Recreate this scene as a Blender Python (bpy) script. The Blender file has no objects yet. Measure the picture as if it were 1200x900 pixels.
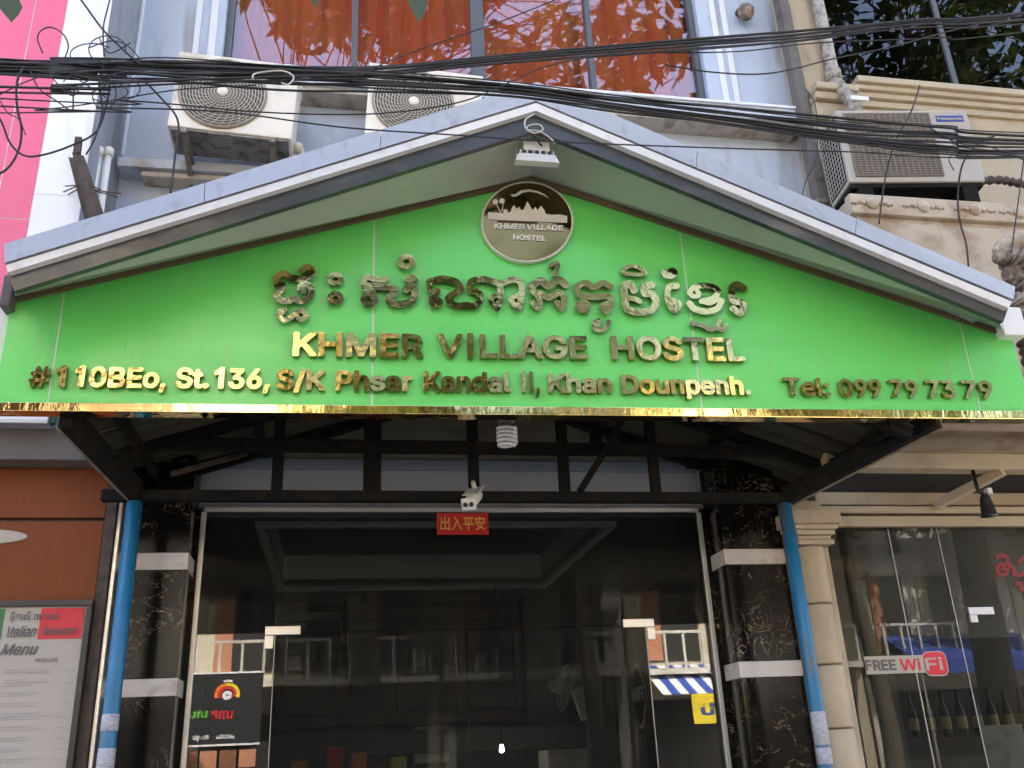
import bpy, bmesh, math, random
import numpy as np
from mathutils import Vector, Matrix, noise
random.seed(7)
S = bpy.context.scene
COL = S.collection
R_ = math.radians

# ------------------------------------------------------------ camera, sky, sun, exposure
YAW, PITCH, ROLL, FPX = R_(10.8), R_(22.1), R_(-2.67), 1090.0
CAM = np.array([0.0, 0.0, 1.6])
def _basis():
    cy, sy, cp, sp = math.cos(YAW), math.sin(YAW), math.cos(PITCH), math.sin(PITCH)
    f = np.array([sy*cp, cy*cp, sp]); r = np.array([cy, -sy, 0.0]); u = np.cross(r, f)
    cr, sr = math.cos(ROLL), math.sin(ROLL)
    return cr*r+sr*u, cr*u-sr*r, f
CR, CU, CF = _basis()
cam = bpy.data.cameras.new('camera'); camo = bpy.data.objects.new('camera', cam); COL.objects.link(camo)
camo.matrix_world = Matrix(((CR[0], CU[0], -CF[0], CAM[0]), (CR[1], CU[1], -CF[1], CAM[1]), (CR[2], CU[2], -CF[2], CAM[2]), (0, 0, 0, 1)))
cam.sensor_width = 36; cam.lens = FPX/1200*36; cam.clip_start = 0.05; cam.clip_end = 3000
S.camera = camo

SUN_EL, SUN_AZ = 52, 12          # the sun stands behind the hostel, a little to the right
W = bpy.data.worlds.new('World'); S.world = W; W.use_nodes = True
nt = W.node_tree; bg = nt.nodes['Background']
sky = nt.nodes.new('ShaderNodeTexSky'); sky.sky_type = 'NISHITA'; sky.sun_disc = False
sky.sun_elevation = R_(SUN_EL); sky.sun_rotation = R_(SUN_AZ)
sky.air_density = .8; sky.dust_density = 6.0; sky.ozone_density = .4
nt.links.new(sky.outputs[0], bg.inputs[0]); bg.inputs[1].default_value = 0.15
sl = bpy.data.lights.new('sun', 'SUN'); sl.energy = 5.0; sl.angle = R_(0.5); sl.color = (1, .93, .82)
so = bpy.data.objects.new('sun', sl); COL.objects.link(so); so.location = (6, 20, 30)
sd = Vector((math.sin(R_(SUN_AZ))*math.cos(R_(SUN_EL)), math.cos(R_(SUN_AZ))*math.cos(R_(SUN_EL)), math.sin(R_(SUN_EL))))
so.rotation_euler = sd.to_track_quat('Z', 'Y').to_euler()
vs = S.view_settings; vs.view_transform = 'Standard'; vs.look = 'None'; vs.gamma = 1.0; vs.exposure = 3.2
S.cycles.max_bounces = 8; S.cycles.transparent_max_bounces = 16; S.cycles.caustics_reflective = False

def at(px, py, Y):
    """point of the plane y = Y that lies along the sight line through a photo position"""
    d = CR*(px-600) + CU*(450-py) + CF*FPX
    p = CAM + d*(Y/d[1])
    return Vector(p)

# ------------------------------------------------------------ materials
MT = {}
def node(t, typ, **kw):
    n = t.nodes.new(typ)
    for k, v in kw.items(): setattr(n, k, v)
    return n
def mix_rgb(t, fac, a, b, mode='MIX'):
    m = node(t, 'ShaderNodeMix', data_type='RGBA', blend_type=mode)
    for sock, val in ((m.inputs[0], fac), (m.inputs[6], a), (m.inputs[7], b)):
        if isinstance(val, (int, float)): sock.default_value = val
        elif isinstance(val, tuple): sock.default_value = (*val, 1) if len(val) == 3 else val
        else: t.links.new(val, sock)
    return m.outputs[2]
def noise_tex(t, scale, detail=4, stretch=None, dist=0, obj=True):
    tc = node(t, 'ShaderNodeTexCoord'); mp = node(t, 'ShaderNodeMapping')
    if stretch: mp.inputs['Scale'].default_value = stretch
    t.links.new(tc.outputs['Object'], mp.inputs[0])
    n = node(t, 'ShaderNodeTexNoise'); n.inputs['Scale'].default_value = scale; n.inputs['Detail'].default_value = detail
    n.inputs['Distortion'].default_value = dist
    t.links.new(mp.outputs[0], n.inputs['Vector'])
    return n.outputs['Fac']
def ramp(t, src, a, b):
    m = node(t, 'ShaderNodeMapRange'); m.inputs[1].default_value = a; m.inputs[2].default_value = b
    t.links.new(src, m.inputs[0]); return m.outputs[0]
def mat(name, col, rough=.6, metal=0, var=.12, scale=4, bump=0, bscale=60, dirt=None, stretch=None, spec=.5, coat=0, bstretch=None, bdist=.02, emit=None, alpha2=None):
    m = bpy.data.materials.new(name); m.use_nodes = True; t = m.node_tree
    b = t.nodes['Principled BSDF']
    lo = tuple(c*(1-var) for c in col); hi = tuple(min(1, c*(1+var)) for c in col)
    c = mix_rgb(t, noise_tex(t, scale, 5, stretch), lo, hi)
    if dirt:
        dcol, amt, dscale, dst = dirt
        f = ramp(t, noise_tex(t, dscale, 6, dst, .4), .62-amt*.35, .8-amt*.2)
        c = mix_rgb(t, f, c, dcol)
    t.links.new(c, b.inputs['Base Color'])
    b.inputs['Metallic'].default_value = metal; b.inputs['Specular IOR Level'].default_value = spec
    r = ramp(t, noise_tex(t, scale*2.3, 4, stretch), 0, 1)
    mr = node(t, 'ShaderNodeMapRange'); mr.inputs[3].default_value = max(.02, rough*.8); mr.inputs[4].default_value = min(1, rough*1.2)
    t.links.new(r, mr.inputs[0]); t.links.new(mr.outputs[0], b.inputs['Roughness'])
    if coat: b.inputs['Coat Weight'].default_value = coat; b.inputs['Coat Roughness'].default_value = .05
    if bump:
        bp = node(t, 'ShaderNodeBump'); bp.inputs['Strength'].default_value = bump; bp.inputs['Distance'].default_value = bdist
        t.links.new(noise_tex(t, bscale, 5, bstretch), bp.inputs['Height']); t.links.new(bp.outputs[0], b.inputs['Normal'])
    if emit:
        b.inputs['Emission Color'].default_value = (*emit[0], 1); b.inputs['Emission Strength'].default_value = emit[1]
    MT[name] = m; return m
def glass(name, tint, refl=1.0, rough=0.0, veil=0):
    m = bpy.data.materials.new(name); m.use_nodes = True; t = m.node_tree; t.nodes.clear()
    o = node(t, 'ShaderNodeOutputMaterial'); tr = node(t, 'ShaderNodeBsdfTransparent'); gl = node(t, 'ShaderNodeBsdfGlossy')
    tr.inputs[0].default_value = (*tint, 1); gl.inputs[0].default_value = (1, 1, 1, 1); gl.inputs['Roughness'].default_value = rough
    lw = node(t, 'ShaderNodeLayerWeight'); lw.inputs[0].default_value = .5
    pw = node(t, 'ShaderNodeMath', operation='POWER'); pw.inputs[1].default_value = 5; t.links.new(lw.outputs['Facing'], pw.inputs[0])
    ml = node(t, 'ShaderNodeMath', operation='MULTIPLY_ADD'); ml.inputs[1].default_value = .95; ml.inputs[2].default_value = .045*refl
    t.links.new(pw.outputs[0], ml.inputs[0])
    mx = node(t, 'ShaderNodeMixShader'); t.links.new(ml.outputs[0], mx.inputs[0]); t.links.new(tr.outputs[0], mx.inputs[1]); t.links.new(gl.outputs[0], mx.inputs[2])
    if veil:                                   # milky lens-flare veil mixed into the pane's colour
        df = node(t, 'ShaderNodeBsdfDiffuse'); df.inputs[0].default_value = (.6, .6, .55, 1); m2 = node(t, 'ShaderNodeMixShader'); m2.inputs[0].default_value = veil
        t.links.new(mx.outputs[0], m2.inputs[1]); t.links.new(df.outputs[0], m2.inputs[2]); mx = m2
    t.links.new(mx.outputs[0], o.inputs[0]); MT[name] = m; return m

RUST = (.16, .09, .045)
mat('green_panel', (.15, .70, .14), .3, var=.05, scale=2.2, stretch=(3, 3, .6), coat=.1, bump=.02, bscale=2.5, dirt=((.20, .60, .17), .16, 5, (4, 4, .5)))
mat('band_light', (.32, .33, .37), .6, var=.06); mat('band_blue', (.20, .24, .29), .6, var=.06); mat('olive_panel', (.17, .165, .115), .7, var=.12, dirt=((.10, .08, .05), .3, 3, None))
mat('joint_white', (.72, .74, .66), .6)
mat('gold', (.44, .345, .135), .05, 1, var=.08, scale=10, bump=.2, bscale=24, bdist=.006)
mat('gold_trim', (.82, .64, .28), .04, 1, var=.05, scale=5, bump=.35, bscale=7, bstretch=(1, 1, .3), bdist=.01)
mat('bronze_disc', (.19, .135, .05), .09, 1, var=.05, scale=4, bump=.03, bscale=5)
mat('emblem_white', (.74, .70, .62), .45, var=.04)
mat('flashing', (.31, .335, .365), .42, .0, var=.10, scale=2.5, bump=.25, bscale=3, dirt=((.22, .235, .25), .22, 6, (3, 3, .8)))
mat('white_trim', (.80, .79, .75), .45, var=.06, dirt=((.6, .58, .54), .15, 9, (1, 1, 1)))
mat('fascia_dark', (.05, .056, .062), .3, var=.2, scale=3, coat=.2, dirt=((.09, .08, .07), .2, 8, (1, 1, 2)))
mat('soffit', (.42, .44, .38), .3, var=.08, scale=2, coat=.25, dirt=((.40, .40, .34), .2, 3, (1, 1, 1)))
mat('brown_trim', (.16, .115, .06), .5, var=.2, scale=8)
mat('black_steel', (.010, .010, .009), .7, var=.3, scale=8, dirt=((.024, .018, .012), .3, 12, None), bump=.05, spec=.12)
mat('roof_sheet', (.05, .05, .03), .6, .0, var=.25, scale=3, dirt=((.06, .035, .02), .4, 4, None), spec=.2)
mat('blue_paint', (.015, .15, .30), .4, var=.12, scale=6, bump=.06, bscale=30, dirt=((.10, .12, .13), .34, 11, (1, 1, .35)))
mat('sticker', (.42, .41, .44), .7, var=.15, scale=20, dirt=((.2, .2, .28), .35, 45, (1, 1, 2)))
mat('blue_wall', (.50, .57, .68), .7, var=.07, scale=2, bump=.04, bscale=90, dirt=((.30, .32, .34), .28, 3.2, (2, 2, .35)))
mat('white_mould', (.78, .80, .84), .55, var=.05)
mat('ledge_paint', (.55, .60, .66), .65, var=.1, dirt=((.30, .26, .21), .25, 6, (1, 1, .6)), bump=.05)
mat('ledge_rust', (.52, .46, .38), .7, var=.15, dirt=((.26, .17, .10), .38, 7, (1.4, 1, .5)), bump=.05)
mat('frame_grey', (.10, .11, .12), .4, var=.1)
mat('pink_panel', (.78, .115, .22), .4, var=.04, scale=2, coat=.1)
mat('white_panel', (.82, .83, .84), .45, var=.03, scale=2, dirt=((.62, .6, .58), .15, 3, (2, 2, .4)))
mat('grey_render', (.30, .32, .35), .8, var=.12, scale=3, dirt=((.2, .2, .2), .4, 5, (1, 1, .4)), bump=.08)
mat('cream', (.62, .53, .36), .7, var=.08, scale=2.5, dirt=((.26, .19, .12), .42, 4, (1, 1, .8)), bump=.08, bscale=40)
mat('cream_clean', (.46, .385, .265), .65, var=.1, scale=3, dirt=((.33, .26, .17), .3, 4, (1, 1, .6)), bump=.03)
mat('cream_dirty', (.48, .41, .31), .8, var=.15, scale=4, dirt=((.30, .20, .12), .46, 5, (1, 1, 1.3)), bump=.15, bscale=30)
mat('wood_veneer', (.19, .048, .012), .45, var=.2, scale=5, stretch=(9, 9, .5), spec=.2)
mat('box_grey', (.11, .095, .085), .6, var=.15, scale=4)
mat('metal_light', (.55, .55, .54), .3, .85, var=.08)
mat('steel_frame', (.62, .62, .60), .35, .6, var=.06)
mat('ac_white', (.80, .74, .62), .5, var=.04, dirt=((.5, .44, .34), .3, 6, (1, 1, .5)))
mat('ac_under', (.30, .285, .26), .6, .3, var=.25, scale=9, dirt=((.08, .06, .05), .4, 14, None))
mat('grille', (.62, .57, .47), .5, var=.1)
mat('guard_brown', (.30, .25, .19), .6, var=.15)
mat('ac_dusty', (.43, .40, .35), .55, var=.06, dirt=((.42, .36, .28), .4, 5, (1, 1, .5)))
mat('lichen', (.36, .33, .28), .8, var=.35, scale=30, bump=.4, bscale=60, dirt=((.13, .10, .07), .5, 22, None))
mat('grille_dark', (.16, .14, .11), .55, var=.2)
mat('fan_shade', (.13, .115, .095), .6, var=.25, scale=9)
mat('pipe_dark', (.13, .12, .105), .6, var=.2, scale=5, dirt=((.07, .06, .05), .3, 8, None))
mat('dark_hole', (.03, .028, .025), .7, var=.2)
mat('bracket', (.24, .21, .17), .55, .3, var=.2, scale=15, dirt=(RUST, .45, 14, None))
mat('ink_blue', (.02, .06, .30), .5)
mat('cable', (.018, .017, .017), .6, var=.25, scale=30)
mat('cable_white', (.6, .58, .52), .5)
mat('plastic_white', (.72, .71, .67), .4, var=.04)
mat('plastic_black', (.015, .015, .015), .35)
mat('lamp_glass', (.75, .76, .74), .25)
mat('red_paper', (.55, .015, .012), .5, var=.1)
mat('gold_ink', (.75, .47, .08), .4)
mat('paper', (.42, .375, .315), .6, var=.04)
mat('ink_pale', (.34, .32, .30), .7)
mat('ink_grey', (.12, .115, .11), .7)
mat('flag_green', (.03, .17, .06), .6); mat('flag_red', (.60, .03, .04), .6)
mat('rust_brown', (.085, .06, .045), .7, .2, var=.3, scale=10, dirt=((.03, .025, .022), .4, 16, None), bump=.2)
mat('carved', (.17, .125, .085), .75, var=.35, scale=12, bump=.5, bscale=60, dirt=((.40, .34, .27), .45, 16, None))
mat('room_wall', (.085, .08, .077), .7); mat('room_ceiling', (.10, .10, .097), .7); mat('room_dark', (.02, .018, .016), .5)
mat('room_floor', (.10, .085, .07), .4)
mat('room_wood', (.05, .018, .009), .4, var=.25, scale=5, stretch=(6, 6, .6))
mat('strip_white', (.60, .56, .52), .35, var=.05, dirt=((.35, .3, .26), .25, 8, None))
mat('asphalt', (.05, .05, .052), .85, var=.25, scale=30, bump=.3, bscale=180)
mat('paving', (.30, .27, .23), .8, var=.15, scale=5, bump=.1)
mat('bark', (.10, .075, .05), .9, var=.3, scale=9, bump=.5, bscale=30)
mat('facade_warm', (.56, .51, .38), .7, var=.1, dirt=((.3, .24, .16), .3, .7, (1, 1, .4)))
mat('facade_white', (.68, .66, .60), .7, var=.08, dirt=((.4, .36, .3), .3, .7, (1, 1, .4)))
mat('facade_red', (.45, .20, .11), .7, var=.1)
mat('billboard', (.012, .013, .016), .5)
mat('awning_blue', (.03, .07, .36), .7); mat('awning_white', (.75, .75, .75), .7)
mat('yellow_board', (.75, .58, .02), .5); mat('orange_ink', (.8, .2, .02), .5); mat('green_ink', (.15, .5, .03), .5); mat('red_ink', (.65, .02, .02), .5)
mat('menu_photo', (.20, .08, .04), .5, var=.5, scale=9)
mat('neon_red', (.20, .006, .008), .5)
mat('rattan', (.42, .25, .13), .6, var=.25, scale=20, bump=.5, bscale=90)
mat('bulb', (.9, .9, .9), .3, emit=((1, .95, .85), 9))
mat('bottle_brown', (.06, .025, .01), .15); mat('bottle_label', (.55, .42, .2), .5)
mat('plant_leaf', (.05, .12, .03), .5)
glass('door_glass', (.62, .65, .63), 1.2, 0, .012)
glass('window_glass', (.94, .92, .94), 2.3)
glass('dark_glass', (.10, .10, .12), 1.6)
glass('shop_glass', (.48, .50, .46), .5, 0, .012); glass('film_glass', (.62, .64, .62), .07, 0, .013)

def marble():
    m = bpy.data.materials.new('black_marble'); m.use_nodes = True; t = m.node_tree; b = t.nodes['Principled BSDF']
    n1 = noise_tex(t, 6.0, 8, None, 2.6); n2 = noise_tex(t, 3.5, 4, None, .8)
    d = node(t, 'ShaderNodeMath', operation='SUBTRACT'); t.links.new(n1, d.inputs[0]); d.inputs[1].default_value = .5
    a = node(t, 'ShaderNodeMath', operation='ABSOLUTE'); t.links.new(d.outputs[0], a.inputs[0])
    v = node(t, 'ShaderNodeMapRange'); v.inputs[1].default_value = .012; v.inputs[2].default_value = 0; t.links.new(a.outputs[0], v.inputs[0])
    g = ramp(t, n2, .42, .62); mm = node(t, 'ShaderNodeMath', operation='MULTIPLY'); t.links.new(v.outputs[0], mm.inputs[0]); t.links.new(g, mm.inputs[1])
    t.links.new(mix_rgb(t, mm.outputs[0], (.006, .0055, .005), (.36, .28, .15)), b.inputs['Base Color'])
    b.inputs['Roughness'].default_value = .14; b.inputs['Specular IOR Level'].default_value = .16; MT['black_marble'] = m
marble()
def curtain_mat():
    m = bpy.data.materials.new('curtain_fabric'); m.use_nodes = True; t = m.node_tree; b = t.nodes['Principled BSDF']
    n1 = noise_tex(t, 1.2, 3, (3.0, 1, .5)); n2 = noise_tex(t, 160, 2)
    c = mix_rgb(t, ramp(t, n1, .3, .7), (.62, .075, .014), (.62, .21, .022))
    c = mix_rgb(t, n2, c, (.5, .08, .015)); t.links.new(c, b.inputs['Base Color']); b.inputs['Roughness'].default_value = .8
    b.inputs['Sheen Weight'].default_value = .2; MT['curtain_fabric'] = m
curtain_mat()
def leaf_mat(name, c1, c2):
    m = bpy.data.materials.new(name); m.use_nodes = True; t = m.node_tree; b = t.nodes['Principled BSDF']; o = t.nodes['Material Output']
    c = mix_rgb(t, noise_tex(t, 1.7, 3), c1, c2); t.links.new(c, b.inputs['Base Color']); b.inputs['Roughness'].default_value = .45
    tl = node(t, 'ShaderNodeBsdfTranslucent'); t.links.new(mix_rgb(t, .5, c, (.16, .22, .02)), tl.inputs[0])
    mx = node(t, 'ShaderNodeMixShader'); mx.inputs[0].default_value = .16
    t.links.new(b.outputs[0], mx.inputs[1]); t.links.new(tl.outputs[0], mx.inputs[2]); t.links.new(mx.outputs[0], o.inputs[0]); MT[name] = m
leaf_mat('leaf', (.03, .05, .014), (.06, .10, .025))

# ------------------------------------------------------------ mesh helpers
class MB:
    def __init__(s): s.v = []; s.f = []
    def add(s, vs, fs):
        n = len(s.v); s.v += [tuple(v) for v in vs]; s.f += [[i+n for i in f] for f in fs]; return s
    def box(s, x0, x1, y0, y1, z0, z1):
        v = [(x, y, z) for z in (z0, z1) for y in (y0, y1) for x in (x0, x1)]
        return s.add(v, [(0, 2, 3, 1), (4, 5, 7, 6), (0, 1, 5, 4), (2, 6, 7, 3), (0, 4, 6, 2), (1, 3, 7, 5)])
    def prism(s, poly, d):
        """closed polygon (3D points) swept along d"""
        n = len(poly); d = Vector(d); P = [Vector(p) for p in poly]
        v = P + [p+d for p in P]
        f = [list(range(n)), list(range(2*n-1, n-1, -1))] + [(i, i+n, (i+1) % n+n, (i+1) % n) for i in range(n)]
        return s.add(v, f)
    def bar(s, a, b, w, h, up=(0, 0, 1)):
        a, b = Vector(a), Vector(b); t = (b-a).normalized(); u = Vector(up)
        if abs(t.dot(u)) > .98: u = Vector((0, 1, 0))
        r = t.cross(u).normalized()*w/2; u = r.cross(t).normalized()*h/2
        q = [a-r-u, a+r-u, a+r+u, a-r+u]
        return s.prism(q, b-a)
    def tube(s, pts, r, n=8, caps=True, closed=False):
        P = [Vector(p) for p in pts]; k = len(P); rr = r if isinstance(r, (list, tuple)) else [r]*k
        rings = []; prev = None
        for i in range(k):
            t = (P[(i+1) % k]-P[i-1]) if closed else (P[min(i+1, k-1)]-P[max(i-1, 0)])
            t = t.normalized() if t.length > 1e-9 else Vector((0, 0, 1))
            if prev is None:
                u = Vector((0, 0, 1)) if abs(t.z) < .9 else Vector((1, 0, 0))
            else: u = prev
            u = (u - t*u.dot(t)); u = u.normalized() if u.length > 1e-6 else t.orthogonal().normalized()
            prev = u; w = t.cross(u)
            rings.append([P[i]+(u*math.cos(2*math.pi*j/n)+w*math.sin(2*math.pi*j/n))*rr[i] for j in range(n)])
        v = [p for g in rings for p in g]; f = []
        for i in range(k if closed else k-1):
            a, b = i*n, ((i+1) % k)*n
            f += [(a+j, a+(j+1) % n, b+(j+1) % n, b+j) for j in range(n)]
        if caps and not closed: f += [list(range(n-1, -1, -1)), list(range((k-1)*n, k*n))]
        return s.add(v, f)
    def lathe(s, prof, c, axis='Z', n=24):
        """prof: (radius, height) pairs round an axis through c"""
        c = Vector(c); v = []; k = len(prof)
        for r, h in prof:
            for j in range(n):
                a = 2*math.pi*j/n; x, y = r*math.cos(a), r*math.sin(a)
                p = {'Z': (x, y, h), 'Y': (x, h, y), 'X': (h, x, y)}[axis]; v.append(c+Vector(p))
        f = [(i*n+j, i*n+(j+1) % n, (i+1)*n+(j+1) % n, (i+1)*n+j) for i in range(k-1) for j in range(n)]
        f += [list(range(n-1, -1, -1)), list(range((k-1)*n, k*n))]
        return s.add(v, f)
    def xf(s, M):
        s.v = [tuple(M @ Vector(p)) for p in s.v]; return s
    def build(s, name, m, parent=None, smooth=False, bevel=0):
        me = bpy.data.meshes.new(name); me.from_pydata(s.v, [], s.f)
        bm = bmesh.new(); bm.from_mesh(me); bmesh.ops.recalc_face_normals(bm, faces=bm.faces[:])
        if bevel:
            es = [e for e in bm.edges if len(e.link_faces) == 2 and e.calc_face_angle(0) > .6]
            bmesh.ops.bevel(bm, geom=es, offset=bevel, segments=2, affect='EDGES', clamp_overlap=True, profile=.6)
        bm.to_mesh(me); bm.free(); me.update()
        if smooth: me.shade_auto_smooth(use_auto_smooth=True, angle=R_(40)) if hasattr(me, 'shade_auto_smooth') else me.polygons.foreach_set('use_smooth', [True]*len(me.polygons))
        return link(name, me, m, parent)
LOC = {}
def link(name, me, m, parent=None):
    o = bpy.data.objects.new(name, me); COL.objects.link(o)
    if m and not me.materials: me.materials.append(MT[m])
    if parent:
        o.parent = parent
        root = parent
        while root.parent: root = root.parent
        if parent is root and root.type == 'EMPTY': o.matrix_parent_inverse = Matrix.Translation(-Vector(root.location))
    return o
def thing(name, label, cat, loc=(0, 0, 0), group=None):
    o = bpy.data.objects.new(name, None); COL.objects.link(o); o.location = loc; o.empty_display_size = .1
    return tag(o, label, cat, group)
def tag(o, label, cat, group=None):
    o['label'] = label; o['category'] = cat
    if group: o['group'] = group
    return o
def struct(o): o['kind'] = 'structure'; return o
def smooth_pts(pts, n=8, closed=False):
    P = [np.array(p, float) for p in pts]; k = len(P); out = []
    rng = range(k) if closed else range(k-1)
    for i in rng:
        if closed: p0, p1, p2, p3 = P[i-1], P[i], P[(i+1) % k], P[(i+2) % k]
        else: p0, p1, p2, p3 = P[max(i-1, 0)], P[i], P[i+1], P[min(i+2, k-1)]
        for j in range(n):
            t = j/n
            out.append(.5*((2*p1)+(-p0+p2)*t+(2*p0-5*p1+4*p2-p3)*t*t+(-p0+3*p1-3*p2+p3)*t**3))
    if not closed: out.append(P[-1])
    return out
def sdf_glyph(strokes, Y, depth, puff, res=.8):
    """union of round strokes (photo positions) turned into one raised plaque on the plane y=Y"""
    segs = []
    for pts, w, *cl in strokes:
        c = bool(cl and cl[0]); q = smooth_pts(pts, 5, c)
        if c: q = q+[q[0]]
        segs += [(q[i], q[i+1], w/2) for i in range(len(q)-1)]
    allp = np.array([p for s_ in segs for p in s_[:2]]); mw = max(s_[2] for s_ in segs)+2
    x0, y0 = allp.min(0)-mw; x1, y1 = allp.max(0)+mw
    nx, ny = int((x1-x0)/res)+2, int((y1-y0)/res)+2
    gx, gy = np.meshgrid(x0+np.arange(nx)*res, y0+np.arange(ny)*res)
    D = np.full(gx.shape, 1e9)
    for a, b, r in segs: D = np.minimum(D, seg_dist(gx, gy, a, b)-r)
    ta, tb_ = random.gauss(0, .00005), random.gauss(0, .00005); cx, cy = (x0+x1)/2, (y0+y1)/2
    return march(gx, gy, D, lambda x, y, d, back: at(x, y, Y-(0 if back else depth+puff*min(1, max(0, -d)/(mw*.5))+ta*(x-cx)+tb_*(y-cy))))
def seg_dist(gx, gy, a, b):
    ab = b-a; L = max(ab@ab, 1e-12); t = np.clip(((gx-a[0])*ab[0]+(gy-a[1])*ab[1])/L, 0, 1)
    return np.hypot(gx-a[0]-t*ab[0], gy-a[1]-t*ab[1])
def march(gx, gy, D, place):
    """solid plaque covering the region D < 0 of a grid"""
    ny, nx = D.shape; mb = MB(); idx = {}
    def vid(key, x, y, d, back):
        k2 = (key, back)
        if k2 not in idx: idx[k2] = len(mb.v); mb.v.append(tuple(place(x, y, d, back)))
        return idx[k2]
    hit = np.minimum(np.minimum(D[:-1, :-1], D[1:, :-1]), np.minimum(D[:-1, 1:], D[1:, 1:])) < 0
    for j, i in zip(*np.nonzero(hit)):
        cs = [(i, j), (i+1, j), (i+1, j+1), (i, j+1)]; ds = [D[c[1], c[0]] for c in cs]
        poly = []; cut = []
        for k in range(4):
            a, b = cs[k], cs[(k+1) % 4]; da, db = ds[k], ds[(k+1) % 4]
            if da < 0: poly.append((a, gx[a[1], a[0]], gy[a[1], a[0]], da))
            if (da < 0) != (db < 0):
                t = da/(da-db); key = (min(a, b), max(a, b))
                poly.append((key, gx[a[1], a[0]]*(1-t)+gx[b[1], b[0]]*t, gy[a[1], a[0]]*(1-t)+gy[b[1], b[0]]*t, 0)); cut.append(len(poly)-1)
        if len(poly) >= 3: mb.f.append([vid(*p, False) for p in poly])
        if len(cut) == 2:
            p, q = poly[cut[0]], poly[cut[1]]
            mb.f.append([vid(*p, False), vid(*q, False), vid(*q, True), vid(*p, True)])
    return mb
try: FONT = bpy.data.fonts.load(bpy.utils.system_resource('DATAFILES', path='fonts')+'/Inter.woff2')   # Blender's own interface typeface
except Exception: FONT = None
def text_meshes(strings, bold=.02, extrude=.0, shear=0, wire=False):
    """one mesh per string; units: font size 1; wire: outlines only"""
    obs = []
    for s_ in strings:
        c = bpy.data.curves.new('t', 'FONT'); c.body = s_; c.shear = shear; c.resolution_u = 3
        if wire: c.fill_mode = 'NONE'
        else: c.offset = bold; c.extrude = extrude
        if FONT and s_.isascii(): c.font = FONT
        o = bpy.data.objects.new('t', c); COL.objects.link(o); obs.append(o)
    bpy.context.view_layer.update(); dg = bpy.context.evaluated_depsgraph_get(); out = []
    for o in obs: out.append(bpy.data.meshes.new_from_object(o.evaluated_get(dg)))
    for o in obs:
        c = o.data; bpy.data.objects.remove(o); bpy.data.curves.remove(c)
    return out
def extent(me, ax):
    if not len(me.vertices): return (0, 0)
    a = [v.co[ax] for v in me.vertices]; return min(a), max(a)
def lettering(s_, parent, m, pL, pR, cap, Y, depth=.02, bold=.03, split=True, name='letter', shear=0, axis=None):
    """writes s_ so that it runs from photo position pL to pR (baseline) with capitals cap photo pixels tall"""
    A, B = at(*pL, Y), at(*pR, Y); T = at(pL[0], pL[1]-cap, Y)
    h = (T-A).length; d = B-A
    return lettering3(s_, parent, m, A, d, Vector((0, 0, 1)), Vector((0, -1, 0)), h, depth, bold, split, name, shear)
PLAIN = {'1': [(.30, 0), (.20, 0), (.20, .55), (.06, .47), (.06, .56), (.23, .69), (.30, .69)], 'I': [(.06, 0), (.16, 0), (.16, .69), (.06, .69)]}
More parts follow.
